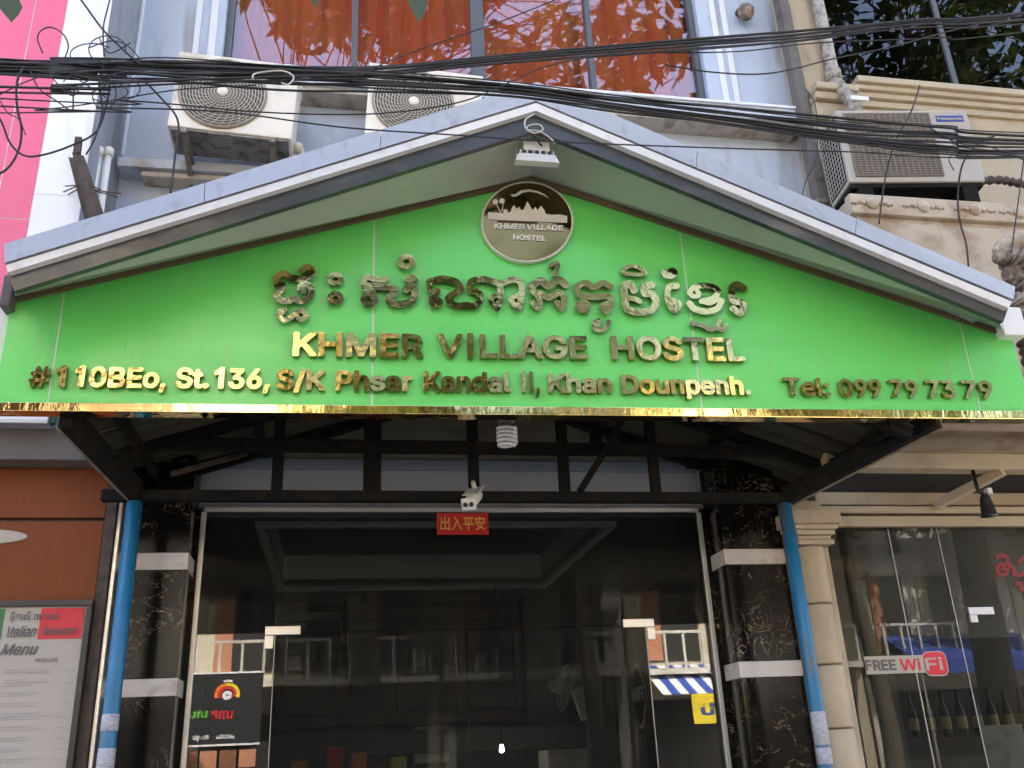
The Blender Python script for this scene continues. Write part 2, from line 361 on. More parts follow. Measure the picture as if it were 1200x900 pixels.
def lettering3(s_, parent, m, A, d, up, out, h, depth=.02, bold=.03, split=True, name='letter', shear=0, cells=34):
    res = []
    if not s_.isascii():                       # scripts outside the main typeface: plain extruded text
        me = text_meshes([s_], bold, .05, shear)[0]; x0, x1 = extent(me, 0); ex = d/(x1-x0); ey = up*(h/.72)
        for v in me.vertices: v.co = A + ex*(v.co.x-x0) + ey*v.co.y + out*(depth*(v.co.z+.05)/.10+.001)
        me.update(); me.name = name; return [link(name, me, m, parent)]
    sing = text_meshes(list(s_), shear=shear, wire=True); pre = text_meshes([s_[:i+1] for i in range(len(s_))], shear=shear, wire=True)
    caph = extent(text_meshes(['H'], wire=True)[0], 1)[1]+2*bold
    x0 = extent(sing[0], 0)[0]-bold; x1 = extent(pre[-1], 0)[1]+bold
    ex = d/(x1-x0); ey = up*(h/caph); whole = MB()
    for k, me in enumerate(sing):
        if not len(me.vertices): continue
        pen = extent(pre[k], 0)[1]-extent(me, 0)[1]
        P = np.array([v.co[:2] for v in me.vertices]); E = [tuple(e.vertices) for e in me.edges]
        if s_[k] in PLAIN:
            mid = (P[:, 0].min()+P[:, 0].max())/2; P = np.array(PLAIN[s_[k]])*caph/.727; P[:, 0] += mid-(P[:, 0].min()+P[:, 0].max())/2; E = [(q, (q+1) % len(P)) for q in range(len(P))]
        rs = caph/cells; lo = P.min(0)-bold-rs*1.5; hi = P.max(0)+bold+rs*1.5
        gx, gy = np.meshgrid(np.arange(lo[0], hi[0]+rs, rs), np.arange(lo[1], hi[1]+rs, rs))
        D = np.full(gx.shape, 1e9); wn = np.zeros(gx.shape)
        nb = {}
        for a, b in E: nb.setdefault(a, []).append(b); nb.setdefault(b, []).append(a)
        done = set()
        for a0 in sorted(nb):                  # walk every outline in stored order
            if a0 in done: continue
            loop = [a0]; done.add(a0); cur = min(nb[a0])
            while cur not in done:
                loop.append(cur); done.add(cur); nx_ = [q for q in nb[cur] if q not in done]
                if not nx_: break
                cur = nx_[0]
            for i in range(len(loop)):
                a, b = P[loop[i]], P[loop[(i+1) % len(loop)]]
                D = np.minimum(D, seg_dist(gx, gy, a, b))
                if a[1] == b[1]: continue
                cr = (gx-a[0]) < (gy-a[1])*(b[0]-a[0])/(b[1]-a[1])
                if a[1] < b[1]: wn += ((gy >= a[1]) & (gy < b[1]) & cr)
                else: wn -= ((gy >= b[1]) & (gy < a[1]) & cr)
        D = np.where(np.abs(wn) > .5, -D, D)-bold
        ta, tb_ = (random.gauss(0, .035)*depth, random.gauss(0, .035)*depth) if split else (0, 0)
        g = march(gx, gy, D, lambda x, y, dd, back: A+ex*(x+pen-x0+0)+ey*(y+bold)+out*((0 if back else depth+ta*(x-.3)*4+tb_*(y-.35)*4)+.001))
        if split: res.append(g.build(name, m, parent))
        else: whole.add(g.v, g.f)
    for me in sing+pre: bpy.data.meshes.remove(me)
    if not split: res.append(whole.build(name, m, parent))
    return res
def qbar(mb, x0, x1, y0, y1, z0, z1): return mb.box(x0, x1, y0, y1, z0, z1)
def one(name, m, parent, *b, bevel=0): return MB().box(*b).build(name, m, parent, bevel=bevel)
exec_parts = []
# ------------------------------------------------------------ ground
struct(one('street', 'asphalt', None, -60, 60, -10.0, 1.0, -.4, -.12))
struct(one('pavement', 'paving', None, -60, 60, 1.0, 5.6, -.4, 0))
struct(one('far_pavement', 'paving', None, -60, 60, -13.2, -10.0, -.4, 0))
struct(one('ground', 'asphalt', None, -900, 900, -900, 900, -.8, -.402))

# ------------------------------------------------------------ hostel building
YF, YM = 5.44, 5.20
XL, XR = -1.50, 3.46
WX0, WX1, WZ0, WZ1 = -.93, 2.69, 6.18, 8.15
H = thing('hostel_building', 'pale blue rendered shophouse with orange curtained window behind the green gabled sign', 'building', (1, YF, 0))
w = MB()
w.box(XL, WX0, YF, YF+.22, 3.03, 22); w.box(WX1, XR, YF, YF+.22, 3.03, 22)  # unseen height of all three buildings raised to shade the near trees
w.box(WX0, WX1, YF, YF+.22, 3.03, WZ0); w.box(WX0, WX1, YF, YF+.22, WZ1, 22)
w.build('wall', 'blue_wall', H)
one('roof', 'grey_render', H, XL, XR, YF, 16, 22.003, 22.25)
for x0, x1 in ((XL, XL+.2), (XR-.2, XR)): one('side_wall', 'grey_render', H, x0, x1, YF+.222, 16, 0, 22)
# vertical white mouldings
def vx(px, Y=YF): return at(px, 0, Y).x
for a, b in ((163, 171), (232, 239), (249, 258), (829, 835), (841, 847)):
    one('wall_moulding', 'white_mould', H, vx(a), vx(b), YF-.018, YF-.001, 5.4 if a < 200 else 6.06, 21.9, bevel=.004)
# ledges below the window
one('window_ledge', 'ledge_paint', H, -.62, 3.30, YF-.20, YF-.001, 5.95, 6.06, bevel=.006)
one('ledge_edge', 'white_mould', H, -.62, 3.31, YF-.215, YF-.002, 6.062, 6.085, bevel=.004)
one('ledge_drip', 'ledge_rust', H, -.60, 3.29, YF-.17, YF-.001, 5.91, 5.948)
lz = at(200, 189, YF-.16).z
one('lower_ledge', 'ledge_paint', H, XL+.02, 2.0, YF-.16, YF-.001, lz-.055, lz+.012, bevel=.006)
one('lower_ledge_pipe', 'ledge_rust', H, XL+.16, 1.2, YF-.13, YF-.002, lz-.10, lz-.062, bevel=.012)
for px in (117, 127):
    a = at(px, 180, 5.0)
    MB().tube([(a.x, 5.0, a.z), (a.x, 5.0, 4.2)], .022, 10).lathe([(.03, 0), (.032, .05), (.02, .06)], (a.x, 5.0, a.z-.02), n=10).build('vent_pipe', 'white_trim', H, True)
# window
WF = one('window', 'frame_grey', H, WX0, WX1, YF+.05, YF+.12, WZ0, WZ0+.05)
mull = [at(p, 70, YF+.06).x for p in (415, 560.5, 693)]
one('frame', 'frame_grey', WF, WX0, WX0+.05, YF+.052, YF+.118, WZ0+.052, WZ1)
one('frame', 'frame_grey', WF, WX1-.05, WX1, YF+.052, YF+.118, WZ0+.052, WZ1)
one('frame', 'frame_grey', WF, WX0+.052, WX1-.052, YF+.052, YF+.118, WZ1-.05, WZ1)
hw = (.022, .05, .022)
edges = [WX0+.052]
for xm, k in zip(mull, hw):
    one('mullion', 'frame_grey', WF, xm-k, xm+k, YF+.045, YF+.116, WZ0+.052, WZ1-.052, bevel=.004); edges += [xm-k, xm+k]
edges.append(WX1-.052)
for i in range(4):
    one('pane', 'window_glass', WF, edges[2*i]+.002, edges[2*i+1]-.002, YF+.08, YF+.086, WZ0+.053, WZ1-.053)
one('reveal', 'grey_render', WF, WX0, WX1, YF+.20, YF+.215, WZ0-.02, WZ0)
# curtains hang in the room behind
cl = ('far left', 'second', 'third', 'far right')
for i in range(4):
    xs = np.linspace(WX0+(WX1-WX0)*i/4-.01, WX0+(WX1-WX0)*(i+1)/4+.01, 70); mb = MB(); ph = random.random()*6
    rows = [WZ0-.2, WZ0+.6, WZ0+1.4, WZ1+.1]
    for zi, z in enumerate(rows):
        for x in xs:
            y = YF+.33+.028*math.sin(x*34+ph+.3*zi)+.018*math.sin(x*13+ph*2)+.008*math.sin(x*71)
            mb.v.append((x+.01*math.sin(zi*2+x*9), y, z))
    n = len(xs)
    mb.f += [(r*n+k, r*n+k+1, (r+1)*n+k+1, (r+1)*n+k) for r in range(3) for k in range(n-1)]
    o = mb.build('curtain', 'curtain_fabric', None, True)
    so_ = o.modifiers.new('thickness', 'SOLIDIFY'); so_.thickness = .004
    tag(o, ('orange folded curtain in the leftmost upper window pane', 'orange folded curtain in the second upper pane from the left', 'orange folded curtain just right of the thick window mullion', 'orange folded curtain in the rightmost pane of the hostel window')[i], 'curtain', 'curtains in the hostel window')
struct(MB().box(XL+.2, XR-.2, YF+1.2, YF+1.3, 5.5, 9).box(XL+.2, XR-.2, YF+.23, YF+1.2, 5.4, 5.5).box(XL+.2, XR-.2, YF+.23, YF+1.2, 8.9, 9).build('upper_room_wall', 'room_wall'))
# wall light, round and dirty
wl = at(874, 12, YF-.1)
WLt = thing('wall_light', 'small round grimy wall light high on the blue wall', 'wall light', (wl.x, YF, wl.z))
MB().lathe([(.045, 0), (.045, -.03), (.03, -.05)], (wl.x, YF-.001, wl.z+.05), 'Y', 16).build('mount', 'rust_brown', WLt, True)
MB().lathe([(.005, -.07), (.04, -.055), (.062, -.02), (.065, .02), (.05, .055), (.02, .065)], (wl.x, YF-.10, wl.z-.02), n=20).build('globe', 'carved', WLt, True)
MB().bar((wl.x, YF-.045, wl.z+.055), (wl.x, YF-.11, wl.z+.03), .03, .03).build('arm', 'rust_brown', WLt)
# drainpipe between the two buildings
DX = at(913, 0, 5.17).x
DP = thing('drainpipe', 'dark grey drainpipe running down between the blue and cream buildings', 'pipe', (DX, YF-.1, 0))
MB().box(DX, DX+.085, 5.17, 5.27, 3.4, 21.8).build('pipe', 'pipe_dark', DP, bevel=.012)
for z in (5.2, 6.7, 8.0): one('clamp', 'bracket', DP, DX-.004, DX+.089, 5.166, 5.274, z, z+.035)

# shopfront of the hostel: pilasters, steel frame, glass
za, zb = at(180, 648, YM).z, at(180, 668, YM).z
zc, zd = at(160, 796, YM).z, at(160, 817, YM).z
def pilaster(x0, x1):
    P = one('pilaster', 'black_marble', H, x0, x1, YM, YF+.02, 0, .65)
    for z0, z1 in ((.78, zd), (zc, zb), (za, 3.27)):
        mid = [z0, z1]
        one('marble_panel', 'black_marble', P, x0, x1, YM, YF+.02, z0+.002, z1-.002, bevel=.002)
    for z0, z1 in ((.652, .778), (zd, zc), (zb, za)):
        one('white_strip', 'strip_white', P, x0-.003, x1+.003, YM-.005, YF+.021, z0, z1, bevel=.002)
XPL0, XPL1 = at(122, 750, YM).x, at(214, 723, YM).x
XPR0 = at(862, 750, YM).x; XPR1 = at(940, 773, YM).x-.01
pilaster(XPL0, XPL1); pilaster(XPR0, XPR1)
FX0, FX1 = at(227, 750, YF-.02).x, at(836, 750, YF-.02).x
FZ = at(530, 598, YF-.02).z
one('lintel', 'grey_render', H, XPL1+.004, XPR0-.004, YF-.015, YF+.2, FZ+.04, 3.028)
SF = one('shopfront_frame', 'steel_frame', H, FX0, FX1, YF-.035, YF, FZ-.012, FZ+.014, bevel=.003)
one('frame', 'steel_frame', SF, FX0-.014, FX0+.014, YF-.035, YF, 0, FZ-.014, bevel=.003)
one('frame', 'steel_frame', SF, FX1-.014, FX1+.014, YF-.035, YF, 0, FZ-.014, bevel=.003)
one('jamb_filler', 'black_marble', SF, XPL1, FX0-.016, YF-.03, YF+.02, 0, FZ); one('jamb_filler', 'black_marble', SF, FX1+.016, XPR0, YF-.03, YF+.02, 0, FZ)
DXL, DXR = at(321, 760, YF).x, at(758, 760, YF).x; TZ = at(530, 738, YF).z
one('transom_glass', 'film_glass', SF, FX0+.015, FX1-.015, YF-.022, YF-.012, TZ+.004, FZ-.014)
one('side_glass', 'door_glass', SF, FX0+.015, DXL, YF-.022, YF-.012, .02, TZ)
one('side_glass', 'door_glass', SF, DXR, FX1-.015, YF-.022, YF-.012, .02, TZ)
for x, s in ((DXL, 1), (DXR, -1)):
    MB().box(min(x-.05*s, x+.14*s), max(x-.05*s, x+.14*s), YF-.032, YF-.002, TZ-.012, TZ+.036).box(min(x-.05*s, x-.004*s), max(x-.05*s, x-.004*s), YF-.031, YF-.003, TZ-.085, TZ-.0125).build('patch_fitting', 'metal_light', SF, bevel=.003)
xm = (DXL+DXR)/2
for x0, x1, hx in ((DXL+.004, xm-.002, xm-.07), (xm+.002, DXR-.004, xm+.07)):
    D = MB().box(x0, x1, YF-.022, YF-.012, .02, TZ-.004).build('door', 'film_glass', H)
    one('edge', 'grille', D, x0-.0015 if x0 < xm-.1 else x1-.0015, x0+.0015 if x0 < xm-.1 else x1+.0015, YF-.0235, YF-.0105, .02, TZ-.006)
    MB().tube([(hx, YF-.06, .85), (hx, YF-.06, 1.45)], .014, 10).tube([(hx, YF-.061, .9), (hx, YF-.02, .9)], .008, 6).tube([(hx, YF-.061, 1.4), (hx, YF-.02, 1.4)], .008, 6).build('handle', 'metal_light', D, True)
# the hall behind the glass
RX0, RX1, RY1, RZ = -1.28, 3.05, 9.6, 3.16
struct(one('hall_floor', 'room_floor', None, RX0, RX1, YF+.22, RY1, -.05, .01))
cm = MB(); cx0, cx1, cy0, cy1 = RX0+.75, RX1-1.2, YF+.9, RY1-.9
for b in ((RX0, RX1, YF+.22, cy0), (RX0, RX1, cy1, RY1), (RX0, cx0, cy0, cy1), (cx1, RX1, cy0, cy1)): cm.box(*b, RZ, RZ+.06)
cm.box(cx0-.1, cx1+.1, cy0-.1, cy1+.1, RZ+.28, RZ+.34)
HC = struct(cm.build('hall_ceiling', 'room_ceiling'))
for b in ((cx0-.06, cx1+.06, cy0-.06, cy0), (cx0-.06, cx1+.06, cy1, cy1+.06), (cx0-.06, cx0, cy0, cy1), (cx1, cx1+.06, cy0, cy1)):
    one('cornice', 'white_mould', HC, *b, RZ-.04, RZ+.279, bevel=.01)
one('sun_block_slab', 'room_dark', H, XL+.2, XR-.2, YF+.222, 15.9, 3.62, 3.75); one('sun_block_wall', 'grey_render', H, XL+.21, XR-.21, 15.8, 15.95, 0, 22)  # both added out of view to block sunlight leaking in above the hall
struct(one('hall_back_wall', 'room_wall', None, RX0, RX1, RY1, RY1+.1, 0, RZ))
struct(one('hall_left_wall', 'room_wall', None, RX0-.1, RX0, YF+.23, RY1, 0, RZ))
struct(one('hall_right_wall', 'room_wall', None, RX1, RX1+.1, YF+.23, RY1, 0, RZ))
BW = thing('timber_partition', 'dark brown timber partition with black panes at the back of the hall', 'partition', (.6, RY1-.1, 0))
pz0, pz1 = at(470, 842, RY1-.1).z, at(470, 714, RY1-.1).z
px_ = [at(p, 770, RY1-.1).x for p in (330, 402, 472, 540, 607)]
for x in px_: one('post', 'room_wood', BW, x-.045, x+.045, RY1-.12, RY1-.001, pz0, pz1, bevel=.006)
for i in range(4): one('dark_pane', 'room_dark', BW, px_[i]+.046, px_[i+1]-.046, RY1-.07, RY1-.002, pz0+.05, pz1-.06)
for z in (pz0, pz1-.055): one('rail', 'room_wood', BW, px_[0]-.02, px_[-1]+.02, RY1-.125, RY1-.003, z-.05, z+.048, bevel=.006)
one('pillar', 'room_wall', BW, px_[-1]+.06, px_[-1]+.42, RY1-.16, RY1-.001, .02, RZ-.01)
one('beam', 'room_ceiling', BW, px_[0]-.3, px_[-1]+.5, RY1-.3, RY1-.165, pz0-.32, pz0-.12)
ct = thing('reception_desk', 'low reception desk at the back of the hall', 'desk', (0, 8.6, 0))
one('front', 'room_wood', ct, -.9, 1.1, 8.5, 8.56, .012, 1.15); one('top', 'strip_white', ct, -.95, 1.15, 8.42, 9.0, 1.151, 1.19, bevel=.008)
for k, (px, m_) in enumerate(((352, 'orange_ink'), (372, 'yellow_board'), (392, 'red_ink'), (420, 'orange_ink'), (446, 'red_ink'), (466, 'yellow_board'))):
    a = at(px, 893, 8.9); hgt = (.50, .34, .6, .55, .42, .5)[k]
    o = MB().box(a.x-.07, a.x+.07, 8.75, 8.9, 1.191, 1.191+hgt).build('snack_packet', m_, None, bevel=.02)
    tag(o, ('orange packet at the left end of the reception desk', 'short yellow packet second from left on the reception desk', 'tall red packet between yellow and orange ones on the desk', 'orange packet in the middle of the desk row', 'low red packet near the right end of the desk row', 'yellow packet at the right end of the desk row')[k], 'packet', 'packets on the reception desk')
a = at(588, 879, 8.7)
LB = thing('lit_bulb', 'small bright bulb glowing at the back of the hall', 'bulb', (a.x, a.y, a.z))
MB().lathe([(.003, -.022), (.018, -.014), (.021, 0), (.016, .028), (.012, .045)], a, n=14).build('glass', 'bulb', LB, True)
MB().tube([(a.x, a.y, a.z+.046), (a.x, a.y, a.z+.09)], .014, 8).tube([(a.x, a.y, a.z+.09), (a.x, a.y, RZ-.002)], .004, 6).build('cord', 'plastic_black', LB)
# wall fan
FS = .82; a = at(660, 806, 8.0)
FN = thing('wall_fan', 'white wall fan turned sideways on the right side of the hall', 'fan', (a.x, 8.2, a.z))
Mx = Matrix.Translation(a) @ Matrix.Scale(FS, 4) @ Matrix.Rotation(R_(62), 4, 'Z') @ Matrix.Rotation(R_(14), 4, 'X')
g = MB()
for r in (.07, .11, .15, .19, .225):
    g.tube([(r*math.cos(t), -.07+.05*(r/.225)**2, r*math.sin(t)) for t in np.linspace(0, 2*math.pi, 25)[:-1]], .0035 if r < .2 else .008, 5, closed=True)
for t in np.linspace(0, 2*math.pi, 13)[:-1]: g.tube([(.03*math.cos(t), -.07, .03*math.sin(t)), (.225*math.cos(t), -.02, .225*math.sin(t))], .0025, 4)
g.xf(Mx).build('grille', 'plastic_white', FN, True)
bl = MB()
for k in range(3):
    t = k*2.09; bl.prism([(.03*math.cos(t), -.02, .03*math.sin(t)), (.18*math.cos(t-.35), -.035, .18*math.sin(t-.35)), (.2*math.cos(t+.3), -.01, .2*math.sin(t+.3)), (.08*math.cos(t+.6), -.01, .08*math.sin(t+.6))], (0, .004, 0))
bl.xf(Mx).build('blades', 'lamp_glass', FN)
MB().lathe([(.06, 0), (.07, .05), (.05, .14), (.02, .16)], (0, 0, 0), 'Y', 16).xf(Mx).build('motor', 'plastic_white', FN, True)
MB().prism([(a.x+.08, 8.03, a.z-.02), (a.x+.2, 8.1, a.z+.02), (a.x+.22, 8.12, a.z-.26), (a.x+.17, 8.1, a.z-.26)], (.0, .06, 0)).build('bracket', 'plastic_white', FN, bevel=.01)
one('mount_post', 'room_wall', FN, a.x+.22, a.x+.34, 8.06, 8.2, .011, RZ-.001)
# framed pictures and the round WiFi plate on the right wall
def on_wall(px, py, X):
    d = CR*(px-600)+CU*(450-py)+CF*FPX; return Vector(CAM+d*(X/d[0]))
p0, p1 = on_wall(737, 770, 2.62), on_wall(764, 815, 2.62)
one('wall_panel', 'room_wood', struct(one('hall_side_screen', 'room_dark', None, 2.63, 2.67, 6.4, 8.4, .011, 2.75)), 2.615, 2.628, 6.42, 8.38, .9, 2.70)
WP = thing('wifi_plate', 'white cloud shaped WiFi plate on the dark right wall of the hall', 'sign', (2.61, p0.y, p0.z))
cy_, cz_ = on_wall(749, 815, 2.61).y, on_wall(749, 815, 2.61).z
def wifi_blob(sc, x, m_, nm):
    pts = []
    for t in np.linspace(0, 2*math.pi, 64)[:-1]:
        r = sc*(.17+.085*max(0, math.cos(2*t+math.pi))**2)
        pts.append((x, cy_+r*math.cos(t)*1.25, cz_+r*math.sin(t)*1.1))
    return MB().prism(pts, (.006, 0, 0)).build(nm, m_, WP)
wifi_blob(1.0, 2.604, 'strip_white', 'plate'); wifi_blob(.86, 2.5975, 'plastic_black', 'field')
lettering3('WiFi', WP, 'strip_white', Vector((2.597, cy_+.17, cz_-.05)), Vector((0, -.34, 0)), Vector((0, 0, 1)), Vector((-1, 0, 0)), .12, .003, .04, False, 'lettering')
for k, (px, w_) in enumerate(((705, .30), (727, .34))):
    q = on_wall(px, 820, 2.61)
    o = one('picture_frame', 'room_dark', None, 2.600, 2.612, q.y-w_/2, q.y+w_/2, q.z-.28, q.z+.28, bevel=.003)
    one('border', 'room_wood', o, 2.592, 2.5995, q.y-w_/2, q.y-w_/2+.03, q.z-.28, q.z+.28); one('border', 'room_wood', o, 2.592, 2.5995, q.y+w_/2-.03, q.y+w_/2, q.z-.28, q.z+.28)
    tag(o, ('dark picture with orange wooden border beside the hall post', 'dark picture with orange border left of the round WiFi plate')[k], 'picture')
# red paper over the door
a, b = at(512, 601, YF-.05), at(573, 626, YF-.05)
RP = one('red_paper_sign', 'red_paper', None, a.x, b.x, YF-.046, YF-.0405, b.z, a.z)
tag(RP, 'small red paper sign with four gold characters above the glass doors', 'sign')
lettering3('出入平安', RP, 'gold_ink', Vector((a.x+.02, YF-.046, b.z+.033)), Vector((b.x-a.x-.04, 0, 0)), Vector((0, 0, 1)), Vector((0, -1, 0)), (a.z-b.z)*.50, .002, .012, False, 'lettering')

# ------------------------------------------------------------ pink and white neighbour on the left
YN = 4.78
xw1 = at(132, 0, YN).x; xw0 = at(80, 0, YN).x; xj = at(42, 0, YN).x
N = thing('pink_building', 'pink and white panel clad building at the left edge', 'building', (xw0, YN, 0))
one('core', 'grey_render', N, -6.5, xw1-.004, YN+.022, YF+8, 3.3, 22)
zp, zw = at(15, 256, YN).z, at(70, 229, YN).z
for nm, m_, xs_, zs_ in (('pink_cladding', 'pink_panel', (-6.5, -4.4, -3.2, xj, xw0), (3.31, 3.9, zp, zp+2.4, zp+4.8, zp+9.6, 22)), ('white_cladding', 'white_panel', (xw0, xw1), (3.31, zw, zw+2.6, zw+7.8, 22))):
    for i in range(len(xs_)-1):
        for j in range(len(zs_)-1):
            one(nm, m_, N, xs_[i]+.004, xs_[i+1]-.003, YN, YN+.0028, zs_[j]+.004, zs_[j+1]-.003)
one('joint_backing', 'joint_white', N, -6.5, xw1-.006, YN+.003, YN+.0195, 3.3, 22)
# its ground floor
YW = 5.02
xwr = at(112, 700, YW).x
V = thing('wooden_shopfront', 'reddish brown veneer shopfront at the lower left', 'shopfront', (-2, YW, 0))
zj = at(60, 608, YW).z; zt = at(60, 549, YW).z
for x0, x1 in ((-4.4, -2.75), (-2.746, xwr)):
    for z0, z1 in ((0, zj-.012), (zj+.006, zt)):
        one('veneer_panel', 'wood_veneer', V, x0, x1-.004, YW, YW+.03, z0, z1, bevel=.003)
one('backing', 'room_dark', V, -4.4, xwr, YW+.031, YW+.06, 0, zt+.3)
one('end_trim', 'rust_brown', V, xwr, xwr+.05, YW-.01, YW+.1, 0, zt)
one('metal_edge', 'metal_light', V, xwr+.052, xwr+.075, YW+.02, YW+.12, 0, zt, bevel=.004)
one('shutter_box', 'box_grey', V, -4.4, xwr+.01, YW-.14, YW+.10, zt+.003, at(40, 500, YW-.14).z, bevel=.008)
a = at(0, 490, YW-.2)
one('red_valance', 'red_ink', V, -4.4, at(34, 490, YW-.2).x, YW-.2, YW-.16, a.z-.02, a.z+.06); one('green_valance', 'flag_green', V, at(34, 490, YW-.2).x+.003, at(64, 490, YW-.2).x, YW-.2, YW-.16, a.z-.02, a.z+.06)
one('white_valance', 'paper', V, -4.4, at(64, 490, YW-.2).x, YW-.19, YW-.165, a.z+.062, a.z+.12)
pl = at(4, 628, YW-.02)
MB().lathe([(.30, 0), (.29, -.008), (.1, -.012)], (0, 0, 0), 'Y', 32).xf(Matrix.Translation((at(-20, 628, YW).x, YW-.001, pl.z)) @ Matrix.Scale(.13, 4, (0, 0, 1)) @ Matrix.Scale(.72, 4, (1, 0, 0))).build('pale_oval', 'paper', V)
# menu board
ym = YW-.03
mx1, mz1 = at(92, 790, ym).x, at(60, 711, ym).z
mx0, mz0 = mx1-.62, mz1-1.15
MBd = thing('menu_board', 'black framed Italian Menu poster on the brown shopfront', 'menu', (mx0, ym, mz0))
for b in ((mx0-.03, mx1+.03, mz1, mz1+.03), (mx0-.03, mx1+.03, mz0-.03, mz0), (mx0-.03, mx0, mz0, mz1), (mx1, mx1+.03, mz0, mz1)):
    one('frame', 'plastic_black', MBd, b[0], b[1], ym-.02, YW-.001, b[2], b[3], bevel=.004)
PG = one('sheet', 'paper', MBd, mx0, mx1, ym-.004, ym+.01, mz0, mz1)
fz0 = at(60, 749, ym).z; xr0 = at(47, 730, ym).x; xg = at(4, 730, ym).x
one('red_band', 'flag_red', PG, xr0, mx1-.008, ym-.007, ym-.0045, fz0, mz1-.008); one('green_band', 'flag_green', PG, mx0+.01, xg, ym-.007, ym-.0045, fz0, mz1-.008)
lettering('Italian', MBd, 'ink_grey', (5, 747), (42, 746), 13, ym-.008, .001, .012, False, 'lettering', .35)
lettering('Menu', MBd, 'ink_grey', (0, 768), (44, 767), 13, ym-.006, .001, .02, False, 'lettering', .35)
lettering('Restaurant', MBd, 'ink_grey', (49, 745), (89, 743), 10, ym-.009, .001, .012, False, 'lettering', .35)
lettering('អុីតាលី ភោជន', MBd, 'ink_grey', (11, 727), (68, 726), 8, ym-.0085, .001, .012, False, 'lettering')
lettering('PRICE LIST', MBd, 'ink_grey', (41, 776), (68, 775), 4, ym-.006, .001, .005, False, 'lettering')
pr = MB(); z = at(40, 784, ym).z; random.seed(3)
while z > mz0+.05:
    for k in range(random.choice((2, 2, 3))):
        pr.box(mx1-.335, mx1-.335+random.uniform(.10, .22), ym-.0058, ym-.0045, z-.004, z)
        pr.box(mx0+.03, mx0+.03+random.uniform(.08, .18), ym-.0058, ym-.0045, z-.003, z+.001); z -= .0125
    pr.box(mx1-.065, mx1-.02, ym-.0058, ym-.0045, z+.0125, z+.0155); pr.box(mx0+.215, mx0+.255, ym-.0058, ym-.0045, z+.012, z+.015); z -= .022
pr.box(mx1-.358, mx1-.356, ym-.0057, ym-.0046, mz0+.04, at(40, 782, ym).z)
pr.build('printed_lines', 'ink_pale', PG)

# ------------------------------------------------------------ cream neighbour on the right
YC = 5.2
CB = thing('cream_building', 'weathered cream building with moulded ledges at the right edge', 'building', (5, YC, 0))
cx0_ = DX+.09
wx = at(985, 90, YC).x; wz = at(1100, 109, YC).z
m_ = MB(); m_.box(cx0_, wx, YC, YC+.3, 3.35, 22); m_.box(wx, 9, YC, YC+.3, 3.35, wz); m_.box(wx, 9, YC, YC+.3, wz+2.2, 22)
m_.build('wall', 'cream_clean', CB)
one('roof', 'grey_render', CB, cx0_, 9, YC, 16, 22.003, 22.2)
one('body', 'grey_render', CB, cx0_, 9, YC+1.5, 16, 0, 22)
DW = one('dark_window', 'frame_grey', CB, wx, 9, YC+.08, YC+.14, wz, wz+.045)
for x in (wx+.001, wx+1.05, wx+2.1): one('frame', 'frame_grey', DW, x, x+.045, YC+.081, YC+.139, wz+.046, wz+2.19)
for i in range(2): one('pane', 'dark_glass', DW, wx+.048+1.05*i, wx+1.048+1.05*i, YC+.10, YC+.106, wz+.047, wz+2.18)
one('room', 'room_dark', DW, wx-.1, 9, YC+.6, YC+.7, wz-.3, wz+2.6)
# sill mouldings
for k, (dz0, dz1, dy) in enumerate(((-.055, .0, .12), (-.10, -.057, .09), (-.15, -.102, .06), (-.21, -.152, .03))):
    one('sill_moulding', 'cream_clean', CB, wx+.06, 9, YC-dy, YC-.001, wz+dz0, wz+dz1, bevel=.008)
ca = at(948, 98, YC-.1)
for k, (dz0, dz1, dy) in enumerate(((-.06, 0, .14), (-.13, -.062, .11), (-.26, -.132, .07))):
    one('corner_cap', 'cream_clean', CB, cx0_+.01, wx+.04, YC-dy, YC-.001, ca.z+dz0, ca.z+dz1, bevel=.015)
# mossy downpipe along the window
q0, q1 = at(962, 0, YC-.06), at(981, 95, YC-.06); q2 = at(999, 128, YC-.12)
OP = thing('mossy_pipe', 'rough lichen covered pipe along the left side of the black window', 'pipe', (q1.x, YC-.06, q1.z))
MB().tube([(q1.x-.02, YC-.055, 21.5), (q1.x-.02, YC-.055, q1.z), (q1.x-.02, YC-.10, q1.z-.08), (q2.x-.03, YC-.2, q2.z-.04), (q2.x-.03, YC-.2, q2.z-.5)], .048, 12).build('pipe', 'lichen', OP, True)
MB().lathe([(.055, -.05), (.062, -.04), (.062, .04), (.055, .05)], (q1.x-.02, YC-.055, q1.z+.05), n=14).build('joint', 'lichen', OP, True)
MB().box(q2.x-.09, q2.x+.05, YC-.262, YC-.247, q2.z-.03, q2.z+.005).xf(Matrix.Identity(4)).build('strap', 'white_trim', OP)
# balcony ledge with rosettes
YB = 4.62
bz = at(1100, 234, YB).z; bx0 = at(1001, 250, YB).x
zq = [at(1100, y, YB).z for y in (235, 257, 264, 318, 328, 345)]
one('balcony', 'cream_dirty', CB, bx0, 9, YB+.05, YC-.001, 3.36, zq[0]-.01)
one('balcony_frieze', 'cream_dirty', CB, bx0-.02, 9, YB-.02, YB+.048, zq[1], zq[0], bevel=.01)
one('balcony_groove', 'cream_dirty', CB, bx0+.02, 9, YB+.02, YB+.049, zq[2], zq[1]-.002)
one('balcony_panel', 'cream_dirty', CB, bx0, 9, YB, YB+.049, zq[3], zq[2]-.002, bevel=.01)
one('balcony_moulding', 'cream_dirty', CB, bx0-.01, 9, YB-.025, YB+.049, zq[4], zq[3]-.002, bevel=.015)
one('balcony_panel', 'cream_dirty', CB, bx0, 9, YB+.01, YB+.049, 3.36, zq[4]-.002)
